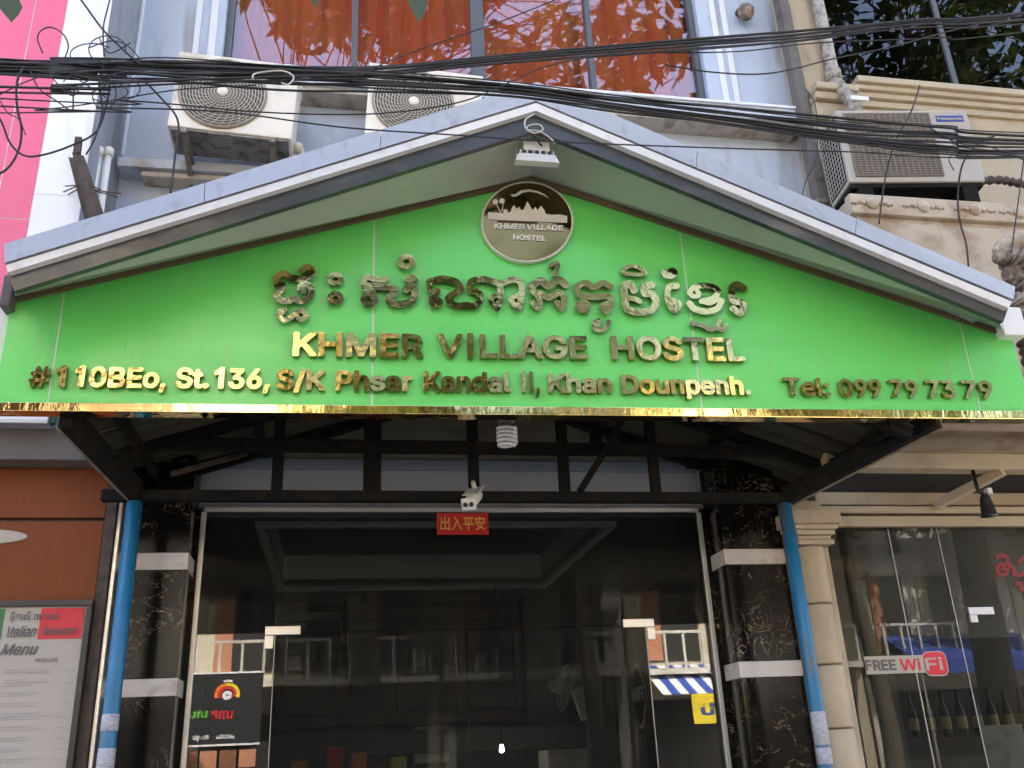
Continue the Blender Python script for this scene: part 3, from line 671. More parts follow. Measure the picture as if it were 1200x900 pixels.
one('return_ledge', 'ledge_paint', CB, cx0_-.1, bx0-.022, YB+.25, YC-.002, zq[1]-.05, zq[1]+.03, bevel=.008)
for px in (1021, 1080, 1139, 1190):
    c = at(px, 236, YB-.02); zz = (zq[0]+zq[1])/2
    MB().lathe([(.042, 0), (.042, -.012), (.028, -.024), (.012, -.03)], (c.x, YB-.021, zz), 'Y', 16).build('rosette', 'cream_dirty', CB, True)
    g = MB()
    for s in (-1, 1):
        for k in range(4): g.lathe([(.016-.002*k, 0), (.014-.002*k, -.012), (.004, -.018)], (c.x+s*(.062+.026*k), YB-.0205, zz+.008*math.sin(k*2)), 'Y', 8)
    g.build('scroll', 'cream_dirty', CB, True)
# ground floor of the cream building: column, lintel, soffit, glass
YS2 = 5.18
lz0, lz1, lz2, lz3 = [at(1100, y, YS2).z for y in (617, 604, 594, 577)]
struct(one('porch_ceiling', 'cream_dirty', None, 3.0, 9, 4.2, YB+.04, 3.3, 3.355))
lx0 = XPR1+.255
one('lintel', 'cream_clean', CB, lx0, 9, YS2, YC+.1, lz2+.012, lz3, bevel=.01)
one('lintel_band', 'cream_clean', CB, lx0, 9, YS2-.03, YC+.1, lz1+.01, lz2-.002, bevel=.01)
one('lintel_band', 'cream_clean', CB, lx0, 9, YS2-.012, YC+.1, lz0, lz1-.004, bevel=.008)
one('frieze', 'room_dark', CB, lx0, 9, YS2+.05, YC+.1, lz3+.002, 3.4)
bm0, bm1 = at(1100, 549, 4.72).z, at(1100, 530, 4.72).z
one('porch_beam', 'cream_clean', CB, at(968, 540, 4.72).x, 9, 4.72, 4.84, bm0, bm1, bevel=.012)
MB().bar(at(1097, 592, 5.12), at(1175, 552, 4.74), .05, .05).build('porch_strut', 'cream_clean', CB)
GX = [at(p, 760, YC).x for p in (962, 1118, 1165)]
SG = one('shop_glazing', 'shop_glass', CB, lx0, at(1068, 760, YC).x, YC, YC+.008, .05, lz0-.002)
xs_ = [at(1068, 760, YC).x, at(1128, 760, YC).x, at(1290, 760, YC).x]
for i in range(2): one('pane', 'shop_glass', SG, xs_[i]+.004, xs_[i+1]-.002, YC, YC+.008, .05, lz0-.002)
for i, x in enumerate(xs_[:2]): one('pane_edge', 'strip_white' if i else 'grille', SG, x-.0015, x+.003, YC-.001, YC+.009, .05, lz0-.01)
a = at(1133, 712, YC); MB().box(a.x, a.x+.17, YC-.012, YC+.02, a.z-.045, a.z).box(a.x, a.x+.05, YC-.0115, YC+.0195, a.z-.09, a.z-.0455).build('patch_fitting', 'metal_light', SG, bevel=.003)
# column
cxm = XPR1+.128; YK = 5.13
K = thing('cream_column', 'cream half round column with moulded capital behind the right blue post', 'column', (cxm, YK, 0))
one('pier', 'cream_clean', K, cxm-.12, cxm+.125, YK+.0, YC+.1, 0, 3.0, bevel=.006)
zc1 = at(935, 640, YK-.05).z; z = 0
for k in range(8):
    h_ = zc1/8
    MB().lathe([(.088, .004), (.094, .014), (.094, h_-.014), (.088, h_-.004)], (cxm-.012, YK, z), n=28).build('column_block', 'cream_clean', K, True); z += h_
for k, (r, dz0, dz1) in enumerate(((.115, 0, .03), (.105, .031, .055), (.125, .056, .085), (.14, .086, .115), (.16, .116, .20))):
    MB().box(cxm-r, cxm+r, YK-r+.01, YK+.06, zc1+dz0, zc1+dz1).build('capital', 'cream_clean', K, bevel=.008)
# dim shop interior
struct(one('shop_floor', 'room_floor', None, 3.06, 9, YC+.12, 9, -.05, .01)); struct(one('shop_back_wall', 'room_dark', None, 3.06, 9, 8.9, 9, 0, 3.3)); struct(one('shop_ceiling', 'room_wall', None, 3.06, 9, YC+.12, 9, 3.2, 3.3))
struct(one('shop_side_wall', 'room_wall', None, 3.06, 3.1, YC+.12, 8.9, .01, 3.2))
# round rattan shade hanging in the shop
a = at(993, 668, YC+.2)
RL = thing('rattan_lamp', 'round brown rattan lamp hanging behind the shop glass', 'lamp', a)
Mr = Matrix.Translation(a) @ Matrix.Rotation(R_(-12), 4, 'X')
MB().lathe([(.115, .04), (.12, .036), (.128, .0), (.124, -.05), (.112, -.052), (.116, 0), (.112, .036)], (0, 0, 0), n=28).xf(Mr).build('drum', 'rattan', RL, True)
MB().lathe([(.02, .062), (.09, .055), (.119, .043), (.119, .038)], (0, 0, 0), n=28).xf(Mr).build('lid', 'rattan', RL, True)
MB().tube([(a.x, a.y, a.z+.07), (a.x, a.y, 3.199)], .005, 6).build('cord', 'cable_white', RL)
# FREE WiFi sticker on the glass
ys = YC-.003
A, B = at(1012, 770, ys), at(1110, 768, ys); hz = at(1030, 790, ys).z; tz = at(1030, 769, ys).z
wx1 = at(1084, 778, ys).x; fx0, fx1 = at(1083, 778, ys).x, at(1109, 778, ys).x
FW = thing('wifi_sticker', 'FREE WiFi sticker in white and red on the shop glass', 'sticker', (A.x, ys, hz))
one('label', 'paper', FW, A.x, fx0+.02, ys-.002, ys+.002, hz, tz)
def rrect(x0, x1, z0, z1, r, y, n=6):
    pts = []
    for cx, cz, a0 in ((x1-r, z1-r, 0), (x0+r, z1-r, 90), (x0+r, z0+r, 180), (x1-r, z0+r, 270)):
        for k in range(n+1):
            t = R_(a0+90*k/n); pts.append((cx+r*math.cos(t), y, cz+r*math.sin(t)))
    return pts
MB().prism(rrect(fx0-.006, fx1+.006, hz-.022, tz+.02, .04, ys-.0025), (0, .003, 0)).build('badge_border', 'paper', FW)
MB().prism(rrect(fx0, fx1, hz-.015, tz+.013, .034, ys-.004), (0, .0014, 0)).build('badge', 'flag_red', FW)
lettering('FREE', FW, 'ink_grey', (1015, 786), (1051, 785.5), 12.5, ys-.0021, .001, .03, False, 'lettering')
lettering('Wi', FW, 'flag_red', (1056, 786), (1080, 785.5), 13.5, ys-.0021, .001, .014, False, 'lettering')
lettering('Fi', FW, 'paper', (1086, 786), (1106, 785), 14.5, ys-.0041, .001, .014, False, 'lettering')
# red sign letters on the shop glass at the right edge
RS = thing('red_script', 'red curly lettering on the glass at the right edge', 'lettering', at(1190, 670, ys))
def px5(l): return [(1100+x/5.62, 600+y/5.62) for x, y in l]
for st in ([(px5([(385, 300), (420, 285), (455, 310), (440, 345), (400, 345), (385, 370), (400, 410), (440, 410), (455, 380), (420, 375)]), 5)],
           [(px5([(465, 350), (495, 375), (500, 410), (540, 415), (562, 400), (590, 420)]), 5), (px5([(530, 330), (560, 300), (600, 330)]), 5)], [(px5([(515, 475), (545, 470), (540, 505), (570, 510)]), 4.5)]):
    sdf_glyph(st, ys-.001, .004, .001, .8).build('letter', 'neon_red', RS)
# spotlight on the porch
a = at(1156, 590, 4.7)
SP = thing('black_spotlight', 'small black spotlight hanging from the cream porch beam', 'spotlight', (a.x, a.y, a.z))
MB().lathe([(.05, -.075), (.045, -.07), (.03, .03), (.02, .05)], a, n=16).build('shade', 'plastic_black', SP, True)
MB().tube([(a.x, a.y, a.z+.05), (a.x-.02, a.y+.02, a.z+.09), (a.x, 4.75, bm0+.004)], .012, 8).build('arm', 'plastic_black', SP, True)
MB().box(a.x+.015, a.x+.045, a.y-.02, a.y+.02, a.z+.055, a.z+.09).build('switch', 'plastic_white', SP, bevel=.004)
# bottles on a shelf and a notice inside the shop
SH = thing('bottle_shelf', 'dark shelf of bottles low behind the shop glass', 'shelf', (4.0, 6.2, 0))
one('board', 'room_wood', SH, 3.4, 4.95, 6.1, 6.35, 1.60, 1.63); one('board', 'room_wood', SH, 3.4, 4.95, 6.1, 6.35, 1.05, 1.08); one('back', 'room_dark', SH, 3.4, 4.95, 6.36, 6.38, .012, 2.3)
for k in range(12):
    x = 3.5+k*.122; o = MB().lathe([(.032, 0), (.034, .01), (.034, .17), (.013, .23), (.013, .29), (.0145, .30)], (x, 6.2, 1.6305), n=14).build('bottle', 'bottle_brown', None, True)
    MB().lathe([(.0345, .05), (.0348, .055), (.0348, .125), (.0345, .13)], (x, 6.2, 1.6305), n=14).build('paper_label', 'bottle_label', o, True)
    tag(o, 'brown bottle in the row on the shelf inside the right shop', 'bottle', 'bottles on the shop shelf')
a = at(1163, 850, YC+.6); b = at(1195, 900, YC+.6)
nb = one('notice_board', 'strip_white', None, a.x-.1, a.x+.2, YC+.58, YC+.6, .5, a.z, bevel=.004); tag(nb, 'pale notice board low inside the right shop', 'notice')
one('leg', 'room_wood', nb, a.x+.02, a.x+.06, YC+.6005, YC+.63, .011, a.z-.05)
PT = thing('potted_plant', 'leafy plant behind the shop glass at the right edge', 'plant', (at(1215, 830, YC+.7).x, YC+.7, .01))
pc = PT.location
MB().lathe([(.12, .011), (.15, .3), (.16, .32), (.13, .32)], (pc.x, pc.y, 0), n=16).build('pot', 'facade_red', PT, True)
for k in range(14):
    t = k*2.4; L = random.uniform(.5, .8); up = random.uniform(.9, 1.5); pts = []
    for j in range(7):
        u = j/6; c = Vector((pc.x+math.cos(t)*L*u, pc.y+math.sin(t)*L*u*.6, .3+up*(u**.6)*1.1-.25*u*u)); pts.append(c)
    sd_ = Vector((-math.sin(t), math.cos(t), 0)); mb = MB(); ws = [.012, .03, .035, .035, .03, .02, .003]
    for c, wd in zip(pts, ws): mb.v += [tuple(c-sd_*wd), tuple(c+Vector((0, 0, -.006))), tuple(c+sd_*wd)]
    for j in range(6):
        for i in range(2): mb.f.append((j*3+i, j*3+i+1, j*3+4+i, j*3+3+i))
    mb.build('leaf', 'plant_leaf', PT, True)
# ------------------------------------------------------------ entrance canopy
YS, YFA, YP = 4.0, 3.60, 4.80
CN = thing('entrance_canopy', 'gabled entrance canopy with grey fascia, black steel truss and blue posts', 'canopy', (1, YP, 0))
def L3(l, a, r, Y): return [at(*p, Y) for p in (l, a, r)]
top = L3((4, 286), (630, 96), (1190, 336), YFA+.03)
bt = L3((5, 308), (628, 118), (1188, 351), YFA-.02)
wt = L3((7, 310.5), (628, 120.5), (1186, 353.5), YFA-.012)
wb = L3((9, 319), (628, 129.5), (1182, 361), YFA-.012)
dt = L3((9, 320), (628, 131), (1181, 362), YFA+.02)
db = L3((17, 341), (628, 153), (1176, 377), YFA+.03)
st = L3((17, 348), (623, 207), (1176, 388), YS-.005)
def lerp(a, b, t): return a+(b-a)*t
def strip(name, m_, up, lo, dep, parent, cuts=1, gap=.003, bevel=0):
    for s in (0, 1):
        for k in range(cuts):
            t0, t1 = k/cuts, (k+1)/cuts; i, j = (0, 1) if s == 0 else (1, 2)
            g = gap if cuts > 1 else 0
            q = [lerp(up[i], up[j], t0+g*.5), lerp(up[i], up[j], t1-g*.5), lerp(lo[i], lo[j], t1-g*.5), lerp(lo[i], lo[j], t0+g*.5)]
            MB().prism(q, (0, dep, 0)).build(name, m_, parent, bevel=bevel)
strip('flashing_sheet', 'flashing', top, bt, .05, CN, 3, .0012)
strip('white_edge', 'white_trim', wt, wb, .045, CN)
strip('fascia_board', 'fascia_dark', dt, db, .03, CN)
strip('shadow_gap', 'black_steel', [p+Vector((0, .02, .015)) for p in bt], [p+Vector((0, .02, -.012)) for p in wt], .02, CN)
# sheet over the gable front, soffit under it
tb = [Vector((p.x, YS+.12, p.z-.02)) for p in top]
for i in (0, 1): MB().add([top[i]+Vector((0, .051, -.004)), top[i+1]+Vector((0, .051, -.004)), tb[i+1], tb[i]], [(0, 1, 2, 3)]).add([top[i]+Vector((0, .051, -.02)), top[i+1]+Vector((0, .051, -.02)), tb[i+1]+Vector((0, 0, -.016)), tb[i]+Vector((0, 0, -.016))], [(0, 1, 2, 3)]).build('top_sheet', 'flashing', CN)
db2 = [p+Vector((0, .031, .012)) for p in db]
for i in (0, 1):
    a, b, c, d = db2[i], db2[i+1], st[i+1], st[i]; u = Vector((0, 0, .015))
    MB().add([a, b, c, d, a+u, b+u, c+u, d+u], [(0, 1, 2, 3), (7, 6, 5, 4), (0, 4, 5, 1), (2, 6, 7, 3), (1, 5, 6, 2), (3, 7, 4, 0)]).build('soffit', 'soffit', CN)
st2 = L3((17, 355), (623, 214), (1176, 394), YS-.005)
strip('brown_bead', 'brown_trim', [p+Vector((0, -.012, -.003)) for p in st], [p+Vector((0, -.012, 0)) for p in st2], .03, CN)
# end brackets
for px0, px1, y0, y1, m_ in ((-2, 17, 322, 358, 'box_grey'), (1178, 1196, 360, 392, 'white_trim')):
    a, b = at(px0, y1, YS-.07), at(px1, y0, YS-.07); MB().box(a.x, b.x, YS-.07, YS+.08, a.z, b.z).build('end_bracket', m_, CN, bevel=.008)
# two bands and a darker olive sheet over the wall under the canopy
def band(nm, m_, y0, y1, dy): one(nm, m_, H, XPL1+.02, XPR0-.02, YF-dy, YF-.001, at(560, y1, YF).z, at(560, y0, YF).z)
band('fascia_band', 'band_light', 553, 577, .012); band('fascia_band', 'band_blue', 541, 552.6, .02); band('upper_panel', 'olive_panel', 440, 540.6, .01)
one('side_cover', 'olive_panel', H, XPR0-.01, XR-.003, YF-.03, YF-.001, 3.275, 4.3); one('side_cover', 'olive_panel', H, XL+.003, XPL1+.01, YF-.03, YF-.001, 3.275, 4.3)  # dark sheets added to hide the blue wall under the roof
# corrugated roof sheets
rid = at(552, 458, YF-.02); le, re = at(185, 563, YF-.02), at(905, 580, YF-.02)
AP = Vector((rid.x+.05, 0, rid.z))
XEL, XER = -1.20, 2.85
eaveL = Vector((XEL, 0, AP.z-(AP.x-XEL)*(rid.z-le.z)/(rid.x-le.x))); eaveR = Vector((XER, 0, AP.z-(XER-AP.x)*(rid.z-re.z)/(re.x-rid.x)))
def corrugated(a, b, y0, y1, n_):
    mb = MB(); ys2 = np.linspace(y0, y1, n_)
    for i, y in enumerate(ys2):
        dz = (.012 if (i//2) % 2 else -.012)
        for p in (a, b): mb.v.append((p.x, y, p.z+dz+.03))
    mb.f = [(2*i, 2*i+1, 2*i+3, 2*i+2) for i in range(n_-1)]
    o = mb.build('roof_sheet', 'roof_sheet', CN); s_ = o.modifiers.new('thickness', 'SOLIDIFY'); s_.thickness = .003
for k in range(3):
    y0, y1 = YS+.045+k*.46, YS+.075+(k+1)*.46
    up_ = Vector((0, 0, .006*k)); corrugated(eaveL+up_, AP+up_+Vector((.02, 0, 0)), y0, y1, 16); corrugated(AP+up_, eaveR+up_, y0, y1, 16)
# steel truss at the posts: chords, verticals, braces, rafters
def zz(py, Y=YP, px=560): return at(px, py, Y).z
z_lo, z_hi = zz(583), zz(525)
xa, xb = at(160, 575, YP).x, at(921, 580, YP).x
one('lower_chord', 'black_steel', CN, xa-.16, xb+.05, YP-.03, YP+.03, z_lo-.025, z_lo+.028)
one('upper_chord', 'black_steel', CN, xa-.15, xb+.25, YP-.03, YP+.03, z_hi-.03, z_hi+.03)
def roofz(x): return AP.z-(AP.x-x)*(AP.z-eaveL.z)/(AP.x-eaveL.x) if x < AP.x else AP.z-(x-AP.x)*(AP.z-eaveR.z)/(eaveR.x-AP.x)
for px, wpx in ((325, 12), (436, 20), (555, 12), (661, 12), (767, 11)):
    x = at(px, 560, YP).x; hw_ = wpx/2*.0047
    one('truss_vertical', 'black_steel', CN, x-hw_, x+hw_, YP-.022, YP+.022, z_lo+.029, z_hi-.031)
    one('truss_vertical', 'black_steel', CN, x-hw_, x+hw_, YP-.022, YP+.022, z_hi+.031, max(z_hi+.05, roofz(x)))
x = at(697, 500, YP).x; one('truss_vertical', 'black_steel', CN, x-.03, x+.03, YP-.02, YP+.02, z_hi+.031, roofz(x))
MB().bar(at(680, 575, YP-.05), at(722, 507, YP-.05), .035, .055, (0, 1, 0)).build('brace', 'black_steel', CN)
MB().bar(at(722, 507, YP-.05), at(735, 470, YP-.05), .035, .05, (0, 1, 0)).build('brace', 'black_steel', CN)
for s, e in ((eaveL, AP), (AP, eaveR)):
    for y in (YS+.1, YP, YF-.08): MB().bar((s.x, y, s.z-.01), (e.x, y, e.z-.01), .045, .06).build('rafter', 'black_steel', CN)
    for t in (.08, .36, .66, .95):
        p = lerp(s, e, t); MB().bar((p.x, YS+.07, p.z-.012), (p.x, YF-.02, p.z-.012), .04, .045).build('purlin', 'black_steel', CN)
MB().bar(at(200, 556, YP+.3), at(290, 531, YP+.3), .025, .025).build('tie_rod', 'rust_brown', CN)
for p, q in (((921, 582, YP), (1096, 490, YS+.06)), ((160, 576, YP), (78, 489, YS+.06))):
    MB().bar(at(*p), at(*q), .06, .10).build('eave_strut', 'black_steel', CN)
    MB().bar(at(*p)+Vector((.03 if p[0] > 500 else -.03, 0, -.04)), at(*q)+Vector((.03 if p[0] > 500 else -.03, 0, -.04)), .012, .03).build('strut_flange', 'bracket', CN)
# blue posts
for px0, px1 in ((141, 'L'), (943, 'R')):
    x = at(px0, 740, YP).x
    P = MB().tube([(x, YP, 0), (x, YP, 1.0), (x, YP, 2.0), (x, YP, z_lo-.03)], .0375, 20).build('post', 'blue_paint', CN, True)
    one('base_plate', 'rust_brown', P, x-.09, x+.09, YP-.09, YP+.09, .001, .012)
    for py0, py1 in (((836, 856), (876, 905)) if px1 == 'L' else ((834, 874), (877, 897))):
        za_, zb_ = at(px0, py0, YP-.04).z, at(px0, py1, YP-.04).z
        MB().lathe([(.0378, zb_), (.039, zb_+.001), (.039, za_-.001), (.0378, za_)], (x, YP, 0), n=20).build('paper_sticker', 'sticker', P, True)

# ------------------------------------------------------------ green sign board with gold letters
SB = thing('hostel_sign', 'green gabled sign board with gold letters reading KHMER VILLAGE HOSTEL', 'sign', at(600, 478, YS))
bl_, br_ = at(-8, 471.5, YS), at(1210, 484, YS); tl_, ta_, tr_ = at(-6, 352, YS), at(623, 208, YS), at(1184, 391, YS)
def zbot(x): return bl_.z+(x-bl_.x)*(br_.z-bl_.z)/(br_.x-bl_.x)
def ztop(x): return tl_.z+(x-tl_.x)*(ta_.z-tl_.z)/(ta_.x-tl_.x) if x <= ta_.x else ta_.z+(x-ta_.x)*(tr_.z-ta_.z)/(tr_.x-ta_.x)
joints = [(at(75.5, 335, YS).x+at(58, 462, YS).x)/2, (at(438, 258, YS).x+at(437, 468, YS).x)/2, (at(796, 270, YS).x+at(823, 470, YS).x)/2, (at(1125, 376, YS).x+at(1148, 476, YS).x)/2]
xs_ = [bl_.x]+joints+[br_.x]
for i in range(5):
    x0, x1 = xs_[i]+(.004 if i else 0), xs_[i+1]-(.004 if i < 4 else 0)
    poly = [(x0, YS, zbot(x0)), (x1, YS, zbot(x1)), (x1, YS, ztop(x1))]
    if x0 < ta_.x < x1: poly.append((ta_.x, YS, ta_.z))
    poly.append((x0, YS, ztop(x0)))
    MB().prism(poly, (0, .02, 0)).build('green_panel', 'green_panel', SB, bevel=.0015)
for x in joints: MB().prism([(x-.0036, YS+.0025, zbot(x)+.002), (x+.0036, YS+.0025, zbot(x)+.002), (x+.0036, YS+.0025, ztop(x)-.004), (x-.0036, YS+.0025, ztop(x)-.004)], (0, .017, 0)).build('joint_strip', 'joint_white', SB)
MB().prism([(bl_.x+.01, YS+.0205, zbot(bl_.x)+.01), (br_.x-.01, YS+.0205, zbot(br_.x)+.01), (tr_.x-.02, YS+.0205, tr_.z-.02), (ta_.x, YS+.0205, ta_.z-.01), (tl_.x+.01, YS+.0205, tl_.z-.01)], (0, .03, 0)).build('backing_board', 'joint_white', SB)
g0, g1 = at(-8, 481, YS-.02), at(1210, 491, YS-.02); h0, h1 = at(-8, 471, YS-.02), at(1210, 481.5, YS-.02)
MB().prism([g0, g1, h1, h0], (0, .075, 0)).build('gold_edge', 'gold_trim', SB, bevel=.002)
YT = YS-.001
for s_, a, b, cap in (('KHMER', (343, 420), (496, 422), 28), ('VILLAGE', (512, 421.5), (688, 423.5), 27.5), ('HOSTEL', (716, 424), (871, 426), 27.5)):
    lettering(s_, SB, 'gold', a, b, cap, YT, .03, .026)
for s_, a, b, cap in (('#', (34, 456), (58, 456), 24), ('110BEo,', (62, 456), (195, 457.5), 24), ('St.136,', (206, 457.5), (316, 458.5), 24), ('S/K', (323, 459), (381, 460), 24), ('Phsar', (393, 460), (483, 461), 23.5),
                      ('Kandal', (496, 461), (598, 462), 23.5), ('II,', (609, 462), (632, 462), 23), ('Khan', (642, 462.5), (716, 463), 22.5), ('Dounpenh.', (728, 463.5), (878, 465), 22),
                      ('Tel:', (918, 466), (971, 466.5), 21), ('099', (983, 467), (1032, 467.5), 20.5), ('79', (1042, 467.5), (1075, 468), 20), ('73', (1085, 468), (1118, 468.5), 20), ('79', (1127, 468.5), (1162, 469), 20)):
    lettering(s_, SB, 'gold', a, b, cap, YT, .026, (.014 if s_ == '#' else .03 if s_[0] not in '0T7' else .02))
def zA(l): return [(300+x/4, 290+y/4) for x, y in l]
def zB(l): return [(600+x/4, 290+y/4) for x, y in l]
def ring(cx, cy, rx, ry, n=8): return [(cx+rx*math.cos(t), cy+ry*math.sin(t)) for t in np.linspace(0, 2*math.pi, n+1)[:-1]]
GL = [
 [(zA([(94, 140), (130, 120), (165, 142), (215, 146), (256, 130), (260, 102), (236, 92), (216, 108)]), 6.2), (zA([(96, 172), (130, 180), (112, 203), (96, 226), (120, 248), (155, 250), (178, 236), (205, 252), (245, 238), (260, 206), (250, 178), (216, 174), (206, 192), (226, 204)]), 6.2), (zA([(96, 140), (96, 172)]), 5.5)],
 [(zA([(106, 302), (134, 290), (110, 318), (130, 340), (162, 330), (186, 302), (220, 298), (234, 322), (212, 340), (196, 326)]), 5)],
 [(zA(ring(372, 148, 27, 21)), 6, 1)], [(zA(ring(372, 237, 27, 21)), 6, 1)],
 [(zA([(502, 168), (520, 138), (560, 150), (608, 150)]), 5.5), (zA([(510, 178), (570, 184), (640, 190), (650, 210), (622, 238), (640, 260), (690, 265), (735, 245), (745, 205), (722, 184), (702, 200)]), 6.8), (zA([(545, 232), (530, 218), (512, 226), (502, 246), (520, 266), (550, 263), (562, 235), (545, 208), (512, 206)]), 5), (zA([(705, 150), (725, 138), (748, 152), (728, 165), (728, 185)]), 5.6)],
 [(zA(ring(705, 66, 28, 24)), 6.4, 1)],
 [(zA([(812, 160), (870, 146), (936, 160), (958, 190), (930, 214), (902, 236), (920, 264), (950, 274), (985, 270), (1028, 274), (1050, 240), (1045, 210), (1014, 205)]), 6.2), (zA([(816, 160), (816, 196), (854, 204), (826, 226), (822, 255), (845, 275), (863, 255), (845, 240)]), 5),
  (zA([(1004, 205), (1006, 162), (1060, 148), (1110, 160), (1140, 172), (1148, 230), (1130, 284)]), 6), (zA([(1130, 284), (1100, 240), (1142, 218)]), 5)],
 [(zA([(1158, 165), (1210, 150), (1242, 168), (1244, 230), (1228, 288)]), 6), (zA([(1228, 288), (1195, 242), (1236, 222)]), 5)],
 [(zB([(96, 178), (135, 156), (172, 180), (215, 152), (250, 174)]), 7.4), (zB([(100, 180), (100, 208), (130, 216), (175, 235), (222, 212), (245, 240), (236, 286)]), 6), (zB([(112, 214), (132, 250), (122, 286), (98, 258)]), 5.4), (zB([(210, 258), (234, 288)]), 5.4)],
 [(zB([(184, 84), (208, 72), (212, 96), (200, 126)]), 4.6)],
 [(zB([(304, 182), (345, 166), (384, 186), (425, 166), (460, 182)]), 6.2), (zB([(306, 185), (312, 218), (350, 228), (400, 232), (452, 230), (462, 265), (444, 300)]), 6), (zB([(336, 276), (320, 260), (308, 276), (325, 297), (354, 290), (352, 262), (326, 250)]), 4.8), (zB([(442, 300), (420, 280), (440, 262)]), 4.8)],
 [(zB([(386, 352), (404, 340), (402, 360), (386, 376), (410, 388), (440, 376), (455, 346)]), 4.4)],
 [(zB([(520, 108), (550, 88), (590, 92), (626, 122), (575, 127), (525, 120)]), 4.4, 1)],
 [(zB([(572, 200), (552, 172), (526, 182), (530, 230), (536, 280), (570, 300), (620, 302), (662, 286), (674, 246), (652, 216), (622, 214), (624, 182), (655, 176)]), 7), (zB([(532, 236), (570, 240), (600, 254)]), 5)],
 [(zB([(735, 116), (750, 106), (764, 116), (750, 134), (722, 132), (710, 114)]), 5)],
 [(zB([(772, 180), (736, 186), (728, 230), (744, 274), (764, 296), (784, 266), (756, 252)]), 6)],
 [(zB([(832, 212), (858, 184), (930, 180), (968, 205), (940, 238), (888, 252)]), 5.2), (zB([(832, 212), (848, 228), (876, 224), (868, 202)]), 4.6), (zB([(832, 262), (860, 290), (915, 300), (962, 286), (982, 252)]), 6), (zB([(888, 252), (930, 262), (968, 240)]), 4)],
 [(zB([(846, 356), (890, 364), (930, 384), (958, 374), (974, 342), (966, 376), (990, 384), (1000, 364)]), 4.4)],
 [(zB([(1032, 186), (1056, 174), (1086, 190)]), 7), (zB([(1030, 192), (1034, 245), (1080, 260), (1084, 284), (1070, 308), (1036, 286)]), 6.4)],
]
for st_ in GL: sdf_glyph([(q_[0], q_[1]*(1.0 if len(q_) > 2 else 1.2), *q_[2:]) for q_ in st_], YT, .028, 0, .8).build('khmer_letter', 'gold', SB)
# round emblem
def zE(l): return [(540+x/7.5, 200+y/7.5) for x, y in l]
def plate(l, Y, dep): return MB().prism([at(*p, Y) for p in zE(l)], (0, dep, 0))
EM = plate(ring(585, 447, 405, 354, 72), YS-.03, .029).build('emblem', 'emblem_white', SB, bevel=.002)
plate(ring(585, 447, 388, 338, 72), YS-.034, .0035).build('disc', 'bronze_disc', EM)
ye = YS-.0375
plate([(240, 365), (375, 372), (375, 340), (410, 340), (412, 365), (437, 365), (445, 335), (468, 298), (492, 335), (512, 315), (535, 350), (555, 335), (585, 268), (620, 330), (635, 345), (655, 318), (675, 345), (705, 308), (738, 350), (745, 378), (800, 388), (870, 385), (935, 398), (935, 457), (240, 428)], ye, .003).build('temple_skyline', 'emblem_white', EM)
plate([(435, 208), (480, 205), (530, 172), (600, 165), (680, 180), (740, 210), (772, 240), (730, 215), (670, 192), (600, 182), (540, 192), (495, 222), (460, 228)], ye, .003).build('swoosh', 'emblem_white', EM)
for (cx, cy), (tx, ty) in (((305, 273), (345, 362)), ((362, 265), (358, 360))):
    plate(ring(cx, cy, 24, 23, 16), ye, .003).build('palm_crown', 'emblem_white', EM); plate([(cx+8, cy+24), (cx+16, cy+24), (tx+6, ty), (tx-4, ty)], ye+.0002, .003).build('palm_trunk', 'emblem_white', EM)
def zEp(x, y): return (540+x/7.5, 200+y/7.5)
lettering('KHMER VILLAGE', EM, 'emblem_white', zEp(290, 512), zEp(900, 532), 6.4, ye+.003, .004, .035, True, 'letter', .15)
lettering('HOSTEL', EM, 'emblem_white', zEp(455, 610), zEp(745, 622), 6.2, ye+.003, .004, .035, True, 'letter', .15)

# ------------------------------------------------------------ floodlight under the gable
yl = YFA+.10
a = at(603, 190, yl); b = at(655, 190, yl); zt_ = at(628, 166, yl).z
FL = thing('floodlight', 'grey floodlight hanging on wires below the gable peak', 'floodlight', (a.x, yl, a.z))
MB().prism([(a.x, yl-.02, a.z), (b.x, yl-.02, a.z), (b.x-.02, yl-.02, a.z+.045), (a.x+.02, yl-.02, a.z+.045)], (0, .045, 0)).build('lens_hood', 'plastic_white', FL, bevel=.004)
MB().box(a.x+.045, b.x-.045, yl-.015, yl+.03, a.z+.066, zt_).build('driver_box', 'plastic_white', FL, bevel=.005)
for k in range(11):
    x = a.x+.03+k*(b.x-a.x-.06)/10; one('cooling_fin', 'plastic_black' if k % 2 else 'plastic_white', FL, x-.0035, x+.0035, yl-.018, yl+.03, a.z+.0455, a.z+.065)
for x in (a.x+.012, b.x-.012): MB().tube([(x, yl, a.z+.03), (x, yl, zt_+.06)], .003, 6).build('hanger', 'metal_light', FL)
MB().tube([(a.x+.012, yl, zt_+.06), (b.x-.012, yl, zt_+.06)], .003, 6).build('hanger', 'metal_light', FL)
c = [at(*p, YFA-.03) for p in ((626, 134), (616, 140), (616, 150), (626, 156), (636, 152), (632, 146), (620, 147), (618, 152), (632, 154), (645, 162), (650, 168))]
MB().tube(smooth_pts(c, 6), .0035, 6).build('white_wire', 'cable_white', FL, True)
MB().tube([at(621, 154, YFA-.02), at(628, 163, yl-.05), at(635, 171, yl-.02)], .005, 6).build('power_lead', 'plastic_black', FL, True)

